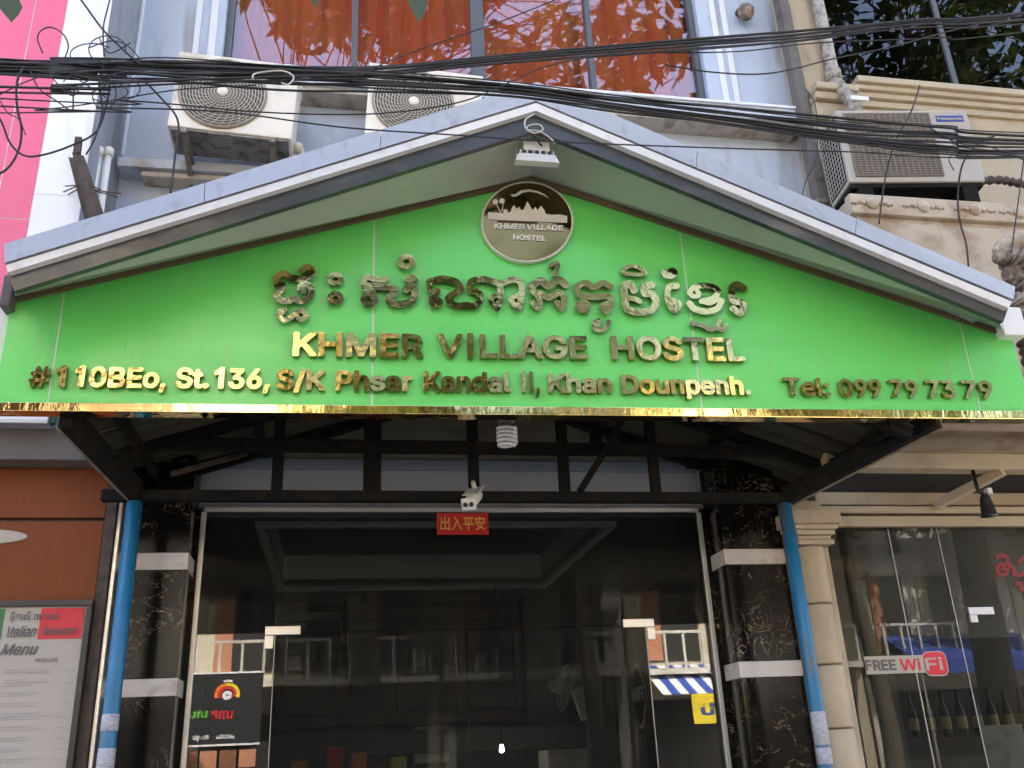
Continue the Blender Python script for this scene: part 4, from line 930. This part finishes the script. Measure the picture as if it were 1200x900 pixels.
# spiral bulb under the sign
a = at(594, 512, YS+.35)
CF_ = thing('spiral_bulb', 'white spiral energy saving bulb hanging under the sign', 'bulb', (a.x, a.y, a.z))
MB().tube([(a.x+.045*math.cos(t)*(1-.25*max(0, (t-26)/6)), a.y+.045*math.sin(t)*(1-.25*max(0, (t-26)/6)), a.z+.055-t*.0034) for t in np.linspace(0, 31, 130)], .0095, 8).build('spiral_tube', 'lamp_glass', CF_, True)
MB().lathe([(.03, .065), (.042, .07), (.045, .11), (.03, .135), (.02, .15), (.02, .17)], a, n=20).build('ballast', 'box_grey', CF_, True)
MB().lathe([(.026, .17), (.028, .20), (.02, .21)], a, n=16).tube([(a.x, a.y, a.z+.2), (a.x, a.y, roofz(a.x))], .006, 6).build('socket', 'plastic_black', CF_, True)
# security camera
a = at(556, 583, YP-.06)
SC = thing('security_camera', 'white two eyed bullet security camera fixed on the black truss', 'camera', (a.x, YP, a.z))
Mc = Matrix.Translation(a) @ Matrix.Rotation(R_(-22), 4, 'Z') @ Matrix.Rotation(R_(28), 4, 'X')
MB().lathe([(.02, .09), (.033, .08), (.035, .0), (.035, -.13), (.03, -.135)], (0, 0, 0), 'Y', 20).xf(Mc).build('body', 'plastic_white', SC, True)
MB().box(-.038, .038, -.15, -.132, -.032, .032).xf(Mc).build('face', 'plastic_white', SC, bevel=.006)
for x in (-.016, .016): MB().lathe([(.012, -.151), (.012, -.156), (.004, -.157)], (x, 0, 0), 'Y', 14).xf(Mc).build('lens', 'plastic_black', SC, True)
MB().prism([(-.04, -.1, .036), (.04, -.1, .036), (.04, .1, .036), (-.04, .1, .036)], (0, 0, .004)).xf(Mc).build('sun_shield', 'plastic_white', SC)
MB().tube([tuple(Mc @ Vector((0, .05, .03))), (a.x, YP-.04, z_lo+.06), (a.x, YP-.023, z_lo+.08)], .012, 8).build('bracket', 'plastic_white', SC, True)

# ------------------------------------------------------------ air conditioners
def text_on(s_, parent, x0, x1, z, h, y, m_): lettering3(s_, parent, m_, Vector((x0, y, z)), Vector((x1-x0, 0, 0)), Vector((0, 0, 1)), Vector((0, -1, 0)), h, .001, .03, False, 'brand_lettering')
def ac_round(x0, x1, z0, z1, yf, label, tilt=3):
    T = thing('air_conditioner', label, 'air conditioner', ((x0+x1)/2, yf+.15, z0), 'air conditioners on the facades')
    d = .30
    MB().box(x0, x1, yf, yf+d, z0, z1).build('casing', 'ac_white', T, bevel=.012)
    MB().box(x0-.004, x1+.004, yf-.004, yf+d+.004, z1-.03, z1+.006).build('lid', 'ac_white', T, bevel=.006)
    ub = MB(); n_ = 13
    for i in range(n_): ub.box(x0+.02, x1-.02, yf+.015+i*.0205, yf+.028+i*.0205, z0-.012, z0-.0005)
    ub.build('base_pan', 'ac_under', T)
    w_ = x1-x0; h_ = z1-z0; r = h_*.465; cx, cz = x0+w_*.40, z0+h_*.50
    MB().lathe([(r*1.02, -.001), (r*1.02, -.012), (r*.97, -.014), (r*.94, -.001)], (cx, yf, cz), 'Y', 48).build('grille_ring', 'guard_brown', T, True)
    MB().lathe([(r*.965, -.002), (r*.965, -.005), (.01, -.006)], (cx, yf, cz), 'Y', 40).build('fan_opening', 'fan_shade', T)
    g = MB()
    for k in range(13):
        rr = r*(.12+.85*k/12); g.tube([(cx+rr*math.cos(t), yf-.016-.010*(1-(rr/r)**2), cz+rr*math.sin(t)) for t in np.linspace(0, 2*math.pi, 49)[:-1]], .0029, 4, closed=True)
    for k in range(30):
        t0 = 2*math.pi*k/28; g.tube([(cx+r*u*math.cos(t0+.9*(1-u)), yf-.014-.010*(1-u*u), cz+r*u*math.sin(t0+.9*(1-u))) for u in np.linspace(.12, .98, 7)], .0022, 4)
    g.build('fan_grille', 'grille', T, True)
    MB().lathe([(.035, -.022), (.033, -.030), (.01, -.033)], (cx, yf, cz), 'Y', 20).build('hub_cap', 'ac_white', T, True)
    text_on('Panasonic', T, x0+w_*.70, x0+w_*.955, z1-.072, .030, yf-.0005, 'ink_blue')
    for x in (x0+.09, x1-.13):
        MB().box(x, x+.035, yf-.02, YF-.002, z0-.05, z0-.0125).box(x, x+.035, YF-.04, YF-.003, z0-.14, z0-.0505).build('bracket', 'bracket', T, bevel=.003)
        MB().bar((x+.0175, yf+.02, z0-.05), (x+.0175, YF-.02, z0-.13), .03, .02).build('bracket_brace', 'bracket', T)
    MB().lathe([(.04, 0), (.04, .03), (.03, .05)], (x1+.001, yf+.2, z0+.08), 'X', 14).tube([(x1+.05, yf+.2, z0+.08), (x1+.07, yf+.22, z0-.05), (x1+.04, YF-.02, z0-.2)], .014, 8).build('valve', 'grille', T, True)
    T.rotation_euler.y = R_(tilt)
    return T
yac = 4.96
a0, a1 = at(200, 105, yac), at(344, 118, yac); zt1, zb1 = at(270, 69, yac).z, at(270, 155, yac).z
ac_round(a0.x, a1.x, zb1, zt1, yac, 'white air conditioner with round fan grille at the upper left, fully visible')
b0 = at(428, 100, yac).x
ac_round(b0, b0+(a1.x-a0.x), zb1+.04, zt1+.04, yac, 'white air conditioner with round fan grille half hidden behind the canopy slope')
# right unit with a square mesh guard
yr = 4.70
a, b = at(1012, 225, yr), at(1150, 225, yr); zt1 = at(1080, 131, yr).z; zb1 = at(1080, 213, yr).z
x0, x1 = a.x-.03, b.x+.03
T = thing('air_conditioner', 'dusty air conditioner with square mesh grille on the cream ledge', 'air conditioner', ((x0+x1)/2, yr+.15, zb1), 'air conditioners on the facades')
MB().box(x0, x1, yr, yr+.32, zb1, zt1).build('casing', 'ac_dusty', T, bevel=.012)
MB().box(x0+.015, x1-.015, yr+.02, yr+.31, zb1-.03, zb1-.0005).build('base_pan', 'black_steel', T)
for x in (x0+.06, x1-.16): one('foot', 'black_steel', T, x, x+.1, yr+.02, yr+.30, zq[0]-.004, zb1-.031)
gx0, gx1 = x0+.05, x0+(x1-x0)*.70; gz0, gz1 = zb1+.04, zt1-.03
one('grille_back', 'grille_dark', T, gx0, gx1, yr-.004, yr-.0005, gz0, gz1)
MB().lathe([(.20, -.0045), (.20, -.006), (.01, -.007)], ((gx0+gx1)/2, yr, (gz0+gz1)/2), 'Y', 36).build('fan_opening', 'fan_shade', T)
g = MB()
for k in range(27): z = gz0+.006+k*(gz1-gz0-.012)/26; g.box(gx0, gx1, yr-.014, yr-.010, z-.0022, z+.0022)
for k in range(16): x = gx0+.004+k*(gx1-gx0-.008)/15; g.box(x-.0018, x+.0018, yr-.018, yr-.0142, gz0, gz1)
g.build('mesh_guard', 'guard_brown', T)
one('nameplate', 'ink_blue', T, x1-.235, x1-.04, yr-.003, yr-.0005, zt1-.10, zt1-.05)
text_on('Panasonic', T, x1-.228, x1-.047, zt1-.088, .024, yr-.0035, 'paper')
one('side_grille', 'black_steel', T, x0-.003, x0-.0005, yr+.03, yr+.30, zb1+.03, zt1-.03)
g = MB()
for k in range(14): z = zb1+.04+k*(zt1-zb1-.08)/13; g.box(x0-.010, x0-.006, yr+.03, yr+.30, z-.003, z+.003)
for k in range(8): y = yr+.035+k*.037; g.box(x0-.0135, x0-.0102, y-.003, y+.003, zb1+.03, zt1-.03)
g.build('side_guard', 'ac_dusty', T)
T.rotation_euler.z = R_(-7)
hp = [at(*p, yr+.1) for p in ((1150, 212), (1172, 211), (1190, 214), (1215, 218), (1260, 222))]
hm = MB(); pp = smooth_pts(hp, 8); hm.tube(pp, [.028+.006*math.sin(i*1.9) for i in range(len(pp))], 10); tag(hm.build('insulated_hose', 'rust_brown', None, True), 'dirty wrapped hose leaving the right air conditioner', 'hose')
# flashing strip above it
# ------------------------------------------------------------ angle iron bracket with twigs, left
q = [at(*p, 4.62) for p in ((84, 178), (98, 182), (121, 250), (104, 256))]
AI = thing('angle_iron', 'rusty dark iron bracket standing up behind the left canopy slope', 'bracket', q[3])
MB().prism(q, (0, .05, 0)).build('bar', 'rust_brown', AI, bevel=.004)
MB().bar(at(90, 181, 4.63), at(92.5, 162, 4.63), .035, .03).build('stub', 'rust_brown', AI)
MB().prism([p+Vector((-.03, .052, 0)) for p in (q[0], q[3])]+[p+Vector((.0, .052, 0)) for p in (q[3], q[0])], (0, .02, 0)).build('flange', 'rust_brown', AI)
for l in (((74, 225), (88, 219), (98, 217)), ((76, 218), (92, 217)), ((80, 228), (92, 221)), ((110, 222), (126, 225), (142, 227)), ((112, 224), (128, 228), (138, 231)), ((108, 218), (118, 222))):
    MB().tube([at(*p, 4.6) for p in l], .004, 5).build('wire_end', 'rust_brown', AI)
# ------------------------------------------------------------ carved ornament at the right edge
OR = thing('carved_ornament', 'brown weathered carved ornament at the right end of the sign', 'ornament', at(1195, 400, YS+.1))
def blob(pts, rad, nm, m_='carved'):
    p3 = [at(*p, YS+.12) for p in pts]; sp = smooth_pts(p3, 10); n_ = len(sp)
    rr = [np.interp(i/(n_-1), np.linspace(0, 1, len(rad)), rad)*(1+.16*math.sin(i*1.25)) for i in range(n_)]
    MB().tube(sp, rr, 12).build(nm, m_, OR, True)
blob([(1166, 304), (1180, 300), (1196, 312), (1210, 330), (1230, 340)], [.02, .075, .10, .11, .08], 'coil')
blob([(1178, 322), (1192, 322), (1206, 334), (1225, 350)], [.03, .075, .09, .06], 'coil')
blob([(1187, 346), (1196, 355), (1206, 372), (1220, 380)], [.03, .065, .08, .05], 'coil')
blob([(1166, 296), (1180, 286), (1200, 284), (1230, 290)], [.02, .05, .07, .06], 'cap', 'cream_dirty')
blob([(1192, 385), (1200, 400), (1206, 420), (1210, 450)], [.03, .04, .04, .03], 'tail', 'rust_brown')
# ------------------------------------------------------------ overhead cables
def cable(pts, r, label, group=None, Y=3.0, m_='cable', dy=0, nm='cable'):
    W_ = [at(*p[:2], Y+(p[2] if len(p) > 2 else 0)) for p in pts]
    if pts[0][0] <= -60: W_.insert(0, W_[0]+(W_[0]-W_[1]).normalized()*6+Vector((0, 0, .25)))
    if pts[-1][0] >= 1250: W_.append(W_[-1]+(W_[-1]-W_[-2]).normalized()*6+Vector((0, 0, .25)))
    P = smooth_pts([tuple(p) for p in W_], 8)
    o = MB().tube(P, r, 6).build(nm, m_, None, True)
    return tag(o, label, 'cable', group)
random.seed(21)
LBN = 'black cable in the thick bundle that drops to the right across the gable peak'
for k in range(11):
    j = lambda s=1.2: random.uniform(-s, s)
    cable([(-80, 64+2.0*k+j(), .02*k % .06), (60, 67+2.0*k+j(5), .02), (130, 69+2.2*k+j(5), j(.03)), (200, 70+2.5*k+j(4), j(.03)), (330, 75+2.7*k+j(4), j(.03)), (450, 84+2.3*k+j(3), 0), (600, 97+1.6*k+j(1.5), j(.02)), (720, 112+1.7*k+j(2), 0), (850, 126+2.0*k+j(3), j(.03)), (1000, 141+2.6*k+j(4), 0), (1110, 150+3.0*k+j(5), 0), (1290, 160+2.4*k+j(3), 0)], random.choice((.003, .004, .005, .0065, .008)), LBN, 'bundled cables dropping to the right')
LBU = 'black cable in the bundle that rises to the upper right corner'
for k in range(6):
    j = lambda s=1.2: random.uniform(-s, s)
    cable([(-80, 70+2.6*k+j(), .05), (150, 74+2.4*k+j(2), .05), (330, 79+2.3*k+j(2), .05), (450, 77+2.2*k+j(), .03), (600, 65+1.7*k+j(), 0), (800, 48+2.2*k+j(), 0), (940, 37+2.2*k+j(), .03), (1070, 23+1.8*k+j(), 0), (1290, 4+3*k+j(), 0)], random.choice((.0032, .004, .005, .0065)), LBU, 'bundled cables rising to the right')
G2 = 'single wires crossing the facade'
cable([(-60, 121), (120, 126), (260, 131), (400, 149), (530, 158), (650, 166), (800, 172), (1000, 178), (1290, 184)], .0032, 'thin wire crossing in front of the floodlight across the whole picture', G2, 2.9)
cable([(-60, 112), (150, 118), (300, 131), (420, 134), (500, 127), (560, 113), (640, 78), (720, 62)], .003, 'thin wire passing just below the fan of the left air conditioner', G2, 2.95)
cable([(420, 90), (455, 72), (520, 48), (590, 24), (680, -12)], .0028, 'thin wire slanting up across the curtained window', G2, 2.95)
cable([(-60, 100), (60, 100), (160, 96), (260, 92), (420, 88)], .005, 'wire just under the left bundle over the pink wall', G2, 2.95)
cable([(-60, 107), (60, 106), (170, 100), (300, 95), (430, 92)], .004, 'second wire below the left bundle over the pink wall', G2, 2.96)
cable([(-60, 133), (40, 129), (110, 121), (210, 105), (300, 100)], .0025, 'faint lowest wire over the pink wall', G2, 3.0)
cable([(780, 76), (830, 84), (880, 87), (920, 83), (980, 68), (1040, 56), (1140, 30), (1260, 10)], .0035, 'sagging wire across the blue wall and black window', G2, 3.0)
cable([(780, 62), (870, 60), (960, 50), (1100, 44), (1260, 30)], .003, 'thin wire under the rising bundle at the upper right', G2, 3.02)
cable([(800, 133), (960, 155), (1080, 168), (1200, 180), (1290, 188)], .003, 'thin wire below the bundle in front of the square grille', G2, 2.98)
G3 = 'loose wires and loops'
cable([(-20, 118), (0, 140), (12, 168), (28, 182), (48, 182), (80, 172), (112, 155), (124, 125), (128, 95), (120, 78)], .004, 'long loose loop hanging over the white panel strip', G3)
cable([(28, 78), (20, 96), (20, 125), (25, 150), (22, 175), (8, 198), (-20, 212)], .0045, 'loose wire curling down the pink wall', G3)
cable([(50, 62), (44, 46), (48, 36), (60, 32), (74, 40), (80, 54), (76, 68)], .0028, 'small round wire loop above the bundle on the pink wall', G3)
cable([(78, -20), (95, 0), (120, 34), (142, 56), (162, 74)], .004, 'wire slanting down from the top edge to the bundle', G3)
cable([(134, -20), (126, 10), (121, 34), (122, 66)], .003, 'short wire dropping from the top edge beside the grey wall', G3)
cable([(168, 94), (186, 112), (208, 140), (206, 175), (200, 226)], .004, 'wire hanging past the left air conditioner bracket', G3, 3.05)
cable([(120, 75), (116, 100), (120, 128), (112, 160), (101, 181)], .0035, 'wire dropping from the bundle to the rusty iron bracket', G3, 3.05)
cable([(0, 118), (10, 133), (22, 140), (30, 158)], .0022, 'thin frayed wire end on the pink wall', G3)
cable([(36, 84), (46, 104), (66, 118), (84, 129), (86, 112), (90, 98)], .0028, 'bent wire end below the bundle on the white strip', G3)
for k, (cx, cy, rx, ry) in enumerate(((108, 64, 26, 13), (126, 58, 22, 16), (140, 104, 24, 14), (96, 98, 22, 12), (122, 110, 14, 18))):
    cable([(cx+rx*math.cos(t), cy+ry*math.sin(t)) for t in np.linspace(.3+k, 5.6+k, 9)], .0022, ('wire loop above the bundle nearest the white strip', 'wire loop above the bundle over the grey wall corner', 'lowest large wire loop below the bundle beside the left air conditioner', 'wire loop below the bundle over the white strip edge', 'narrow upright wire loop below the bundle over the grey wall')[k], G3, 2.97)
cable([(1078, 100), (1068, 130), (1050, 165), (1038, 205), (1030, 262)], .004, 'wire hanging down across the square grille air conditioner', G3, 3.1)
cable([(1165, 160), (1150, 165), (1130, 188), (1123, 220), (1124, 255), (1132, 285), (1135, 312)], .0045, 'curved wire hanging beside the right end of the right air conditioner', G3, 3.1)
cable([(1204, 150), (1198, 200), (1190, 260), (1185, 296)], .0032, 'wire hanging at the right edge above the carved ornament', G3, 3.1)
cable([(944, 104), (955, 122), (958, 155), (956, 188), (945, 210), (940, 230)], .0035, 'wire running down beside the grey drainpipe', G3, 4.7)
cable([(296, 92), (300, 86), (330, 83), (344, 90), (338, 99), (330, 97)], .003, 'pale twisted tie on the cable bundle', G3, 2.9, 'cable_white')

# ------------------------------------------------------------ street tree: low limb overhead, high crown
def leaf_quad(mb, c, n, t, L, Wd):
    n = n.normalized(); t = (t-n*t.dot(n)).normalized(); s = n.cross(t)
    mb.add([c, c+t*L*.35+s*Wd*.5, c+t*L+n*(-.08*L), c+t*L*.35-s*Wd*.5], [(0, 1, 2), (0, 2, 3)])
def rv(): return Vector((random.gauss(0, 1), random.gauss(0, 1), random.gauss(0, 1))).normalized()
def tree(base, crown, rad, h_fork, nclump, nleaf, label, extra=None, lf=.2):
    T = thing('street_tree', label, 'tree', base)
    base = Vector(base); crown = Vector(crown)
    fork = Vector((base.x*.75+crown.x*.25, base.y*.75+crown.y*.25, h_fork))
    MB().tube(smooth_pts([base, base+Vector((.1, .05, h_fork*.4)), fork, (fork+crown)/2, crown], 5), [.26-.0105*i for i in range(21)], 10).build('trunk', 'bark', T, True)
    cr = MB(); br = MB()
    for k in range(nclump):
        d = rv(); c = crown+Vector((d.x*rad[0], d.y*rad[1], d.z*rad[2]))*random.uniform(.35, 1)**.6
        s_ = lerp(fork, crown, random.uniform(.2, 1)); br.tube(smooth_pts([s_, lerp(s_, c, .5)+rv()*.3, c], 4), [.016, .015, .014, .013, .011, .009, .007, .005, .003], 4)
        cr_ = random.uniform(.35, .8)
        for q_ in range(nleaf):
            p = c+rv()*cr_*random.random()**.5; leaf_quad(cr, p, Vector((0, 0, 1))+rv()*.7, rv()+Vector((0, 0, -.4)), lf*random.uniform(.8, 1.3), lf*random.uniform(.4, .55))
    br.build('limbs', 'bark', T, True); cr.build('crown', 'leaf', T)
    if extra: extra(T, fork, lerp(base, fork, .75))
    return T
def low_limb(T, fork, mid):
    tips = [((8, -8), (13, 26), .20, 1.7), (((366, -14)), (370, 9), .15, 2.0), ((488, -10), (491, 27), .16, 1.9)]
    limb = smooth_pts([mid, Vector((-2.0, 1.0, 4.0)), at(-60, -150, 1.7), at(200, -130, 1.85), at(480, -100, 1.9)], 6)
    MB().tube(limb, [.06-.0021*i for i in range(len(limb))], 7).build('low_limb', 'bark', T, True)
    for (p0, p1, wd, Y) in tips:
        a, b = at(*p0, Y), at(*p1, Y); L = (b-a); st_ = at(p0[0]-15, -95, Y-.05)
        MB().tube([st_, lerp(st_, a, .5)+Vector((.02, 0, 0)), a], .004, 5).build('twig', 'bark', T)
        s = Vector((1, .3, 0)).normalized()*L.length*wd*2.2; a2 = a-L*.3
        k5 = [a2]+[lerp(a2, b, t)+s*w_ for t, w_ in ((.25, .6), (.5, .75), (.75, .45))]+[b]+[lerp(a2, b, t)-s*w_ for t, w_ in ((.75, .45), (.5, .75), (.25, .6))]
        MB().prism(k5, (0, .002, .001)).build('leaf', 'leaf', T)
random.seed(5)
tree((-3.4, -.2, -.12), (2.0, -.2, 13.7), (5.4, 2.2, 2.4), 7.0, 110, 46, 'leafy street tree whose leaf tips hang into the top edge', low_limb, .36)
tree((7.4, .2, -.12), (8.6, .4, 12.2), (3.2, 2.6, 2.8), 6.5, 90, 60, 'leafy street tree mirrored in the black window at the right', None, .3)
for k, (x, lb) in enumerate(((-10.5, 'tree across the street in front of the white house farthest left'), (.6, 'tree across the street right of the black billboard'), (5.6, 'tree across the street in front of the middle white house'), (12.4, 'tree across the street right of the striped awning'), (18, 'tree across the street farthest right'))):
    tree((x, -10.7, 0), (x+random.uniform(-.6, .6), -10.9, 9.6+random.uniform(-.5, .6)), (2.9, 1.8, 3.6), 5.0, 75, 44, lb, None, .36)

# ------------------------------------------------------------ far side of the street, seen in the glass and the gold letters
def far_house(x0, x1, h_, m_, label, off=0):
    T = thing('street_house', label, 'building', ((x0+x1)/2, -13.2, 0), 'houses across the street')
    yb = -13.2-off
    one('wall', m_, T, x0, x1, yb-8, yb, 0, h_)
    one('cornice', 'facade_white', T, x0-.05, x1+.05, yb-.2, yb+.25, h_-.3, h_+.1)
    fl = 0
    z = 3.6
    while z+2 < h_:
        one('balcony_slab', 'facade_white', T, x0+.1, x1-.1, yb+.001, yb+.9, z-.14, z)
        for k in range(int((x1-x0)/.5)): one('baluster', 'facade_white', T, x0+.2+k*.5, x0+.26+k*.5, yb+.82, yb+.88, z+.001, z+.85)
        one('balcony_rail', 'facade_white', T, x0+.12, x1-.12, yb+.80, yb+.89, z+.851, z+.92)
        n_ = max(2, int((x1-x0)/1.6)); wd = (x1-x0-.6)/n_
        for k in range(n_):
            xx = x0+.3+k*wd; wn = one('window', 'room_dark', T, xx+.2, xx+wd-.2, yb+.002, yb+.03, z+.25, z+2.3)
            one('shutter', ('facade_red', 'facade_warm')[k % 2], wn, xx+.2, xx+.2+(wd-.4)*.3, yb+.031, yb+.05, z+.27, z+2.28)
        z += 3.3
    one('shop_opening', 'room_dark', T, x0+.3, x1-.3, yb+.002, yb+.02, .05, 2.9)
    return T
far_house(-14, -8.2, 10.5, 'facade_white', 'white balconied house farthest left across the street')
far_house(-8.1, -3.6, 14.5, 'facade_white', 'tallest white house across the street')  # unseen; made tall and white to brighten the left gold letters
far_house(-3.5, 2.4, 11.2, 'facade_warm', 'warm cream house across the street behind the black billboard')
far_house(2.5, 7.2, 9.0, 'facade_white', 'white house in the middle across the street')
far_house(7.3, 13.5, 10.6, 'facade_warm', 'cream house across the street above the striped awning')
far_house(13.6, 20, 9.4, 'facade_white', 'white house across the street farthest right')
BB = thing('street_billboard', 'black billboard with a bright food logo mirrored in the left glass', 'billboard', (-2.4, -12.1, 0))
bx0_, bx1_, bz0, bz1 = -3.5, -1.75, 2.25, 3.75
one('board', 'billboard', BB, bx0_, bx1_, -12.2, -12.1, bz0, bz1)
for z in (bz0-.04, bz1): one('edge', 'awning_white', BB, bx0_, bx1_, -12.2, -12.09, z, z+.04)
for x in (bx0_+.1, bx1_-.14): one('post', 'black_steel', BB, x, x+.04, -12.19, -12.15, .001, bz0-.041)
def arc(cx, cz, r0, r1, t0, t1, m_, nm, y=-12.099):
    ts = np.linspace(R_(t0), R_(t1), 16)
    MB().prism([(cx+r1*math.cos(t), y, cz+r1*math.sin(t)*.9) for t in ts]+[(cx+r0*math.cos(t), y, cz+r0*math.sin(t)*.9) for t in ts[::-1]], (0, .012, 0)).build(nm, m_, BB)
cxb = -2.62
arc(cxb+.1, 3.3, .20, .28, -20, 100, 'yellow_board', 'logo_arc'); arc(cxb+.1, 3.3, .20, .28, 101, 200, 'orange_ink', 'logo_arc'); arc(cxb+.1, 3.3, .13, .19, -30, 210, 'red_ink', 'logo_arc'); arc(cxb+.1, 3.28, 0.02, .11, 0, 350, 'awning_white', 'logo_centre')
arc(cxb+.1, 3.42, .17, .22, 60, 120, 'awning_white', 'logo_arc', -12.085)
bb = lambda s_, m_, x, z, w_, h_: lettering3(s_, BB, m_, Vector((x, -12.099, z)), Vector((-w_, 0, 0)), Vector((0, 0, 1)), Vector((0, 1, 0)), h_, .01, .03, False, 'lettering')
bb('ហាង', 'red_ink', -2.35, 2.78, .5, .20); bb('បាយ', 'green_ink', -2.9, 2.82, .5, .16); bb('អាហារ', 'awning_white', -2.3, 2.36, .38, .10); bb('ភេសជ្ជៈ', 'awning_white', -2.85, 2.36, .36, .10)
for k in range(4):
    o = one('food_photo', ('menu_photo', 'facade_red', 'menu_photo', 'facade_red')[k], BB, bx0_+.06+k*.42, bx0_+.42+k*.42, -12.15, -12.12, 1.75, 2.12)
# striped awning with a yellow board
AW = thing('striped_awning', 'blue and white striped awning with a yellow board across the street', 'awning', (9.2, -12.4, 2.2))
for k in range(14):
    x = 7.6+k*.22; MB().prism([(x, -13.19, 3.75), (x+.218, -13.19, 3.75), (x+.218, -11.6, 2.95), (x, -11.6, 2.95)], (0, 0, -.02)).build('stripe', 'awning_blue' if k % 2 else 'awning_white', AW)
one('valance', 'yellow_board', AW, 8.3, 9.6, -11.6, -11.58, 2.25, 2.93)
lettering3('សូប', AW, 'ink_blue', Vector((9.5, -11.579, 2.45)), Vector((-1.0, 0, 0)), Vector((0, 0, 1)), Vector((0, 1, 0)), .3, .006, .03, False, 'lettering')

BT = thing('blue_tarp', 'shiny blue tarpaulin awning across the street mirrored in the right shop glass', 'awning', (16.4, -12.4, 3))
MB().prism([(14.2, -13.19, 4.3), (18.6, -13.19, 4.3), (18.6, -11.7, 3.55), (14.2, -11.7, 3.55)], (0, 0, -.02)).build('sheet', 'awning_blue', BT)
MB().box(14.2, 18.6, -11.7, -11.68, 3.2, 3.54).build('valance', 'awning_blue', BT)
for x in (14.25, 18.5): one('pole', 'metal_light', BT, x, x+.05, -11.75, -11.70, .001, 3.5)

# small furniture of the hall
a = at(668, 878, 8.6)
CBN = thing('white_cabinet', 'pale low cabinet under the wall fan in the hall', 'cabinet', (a.x, 8.7, 0))
one('body', 'strip_white', CBN, a.x-.22, a.x+.22, 8.5, 8.95, .011, a.z, bevel=.008)
for dx in (-.11, .11): one('door', 'strip_white', CBN, a.x+dx-.10, a.x+dx+.10, 8.482, 8.499, .1, a.z-.05, bevel=.004)
one('handle', 'metal_light', CBN, a.x-.02, a.x+.02, 8.47, 8.481, a.z-.16, a.z-.12)
b = at(508, 872, 9.3)
PN = one('paper_notice', 'paper', None, b.x-.16, b.x+.16, 9.44, 9.45, b.z-.16, b.z+.16); tag(PN, 'pale paper notice at the back of the hall beside the bulb', 'notice')
one('print', 'menu_photo', PN, b.x-.12, b.x+.12, 9.437, 9.4395, b.z-.08, b.z+.12); one('backboard', 'room_wood', PN, b.x-.18, b.x+.18, 9.451, 9.5, .02, b.z+.18)

random.seed(31)
for k, (pts, lb) in enumerate((([(90, 92), (112, 104), (134, 96), (150, 108), (132, 120), (108, 116)], 'tangled wire end just right of the white strip below the bundle'), ([(58, 88), (84, 112), (100, 96), (128, 88), (150, 84)], 'slack wire crossing the pink and white edge under the bundle'),
    ([(104, 56), (130, 48), (150, 54), (166, 72)], 'thin arched wire above the bundle over the grey corner'), ([(116, 44), (128, 62), (150, 52), (152, 50)], 'short kinked wire above the bundle over the blue trim'), ([(1112, 160), (1120, 176), (1112, 186), (1118, 200)], 'thin kinked wire in front of the white side of the right air conditioner'), ([(1090, 150), (1124, 168), (1160, 172), (1210, 192)], 'slack wire below the bundle at the right edge'), ([(-10, 116), (30, 96), (70, 84), (110, 80)], 'wire rising over the pink wall into the bundle'))):
    cable(pts, .0024, lb, G3, 2.94+.01*k)
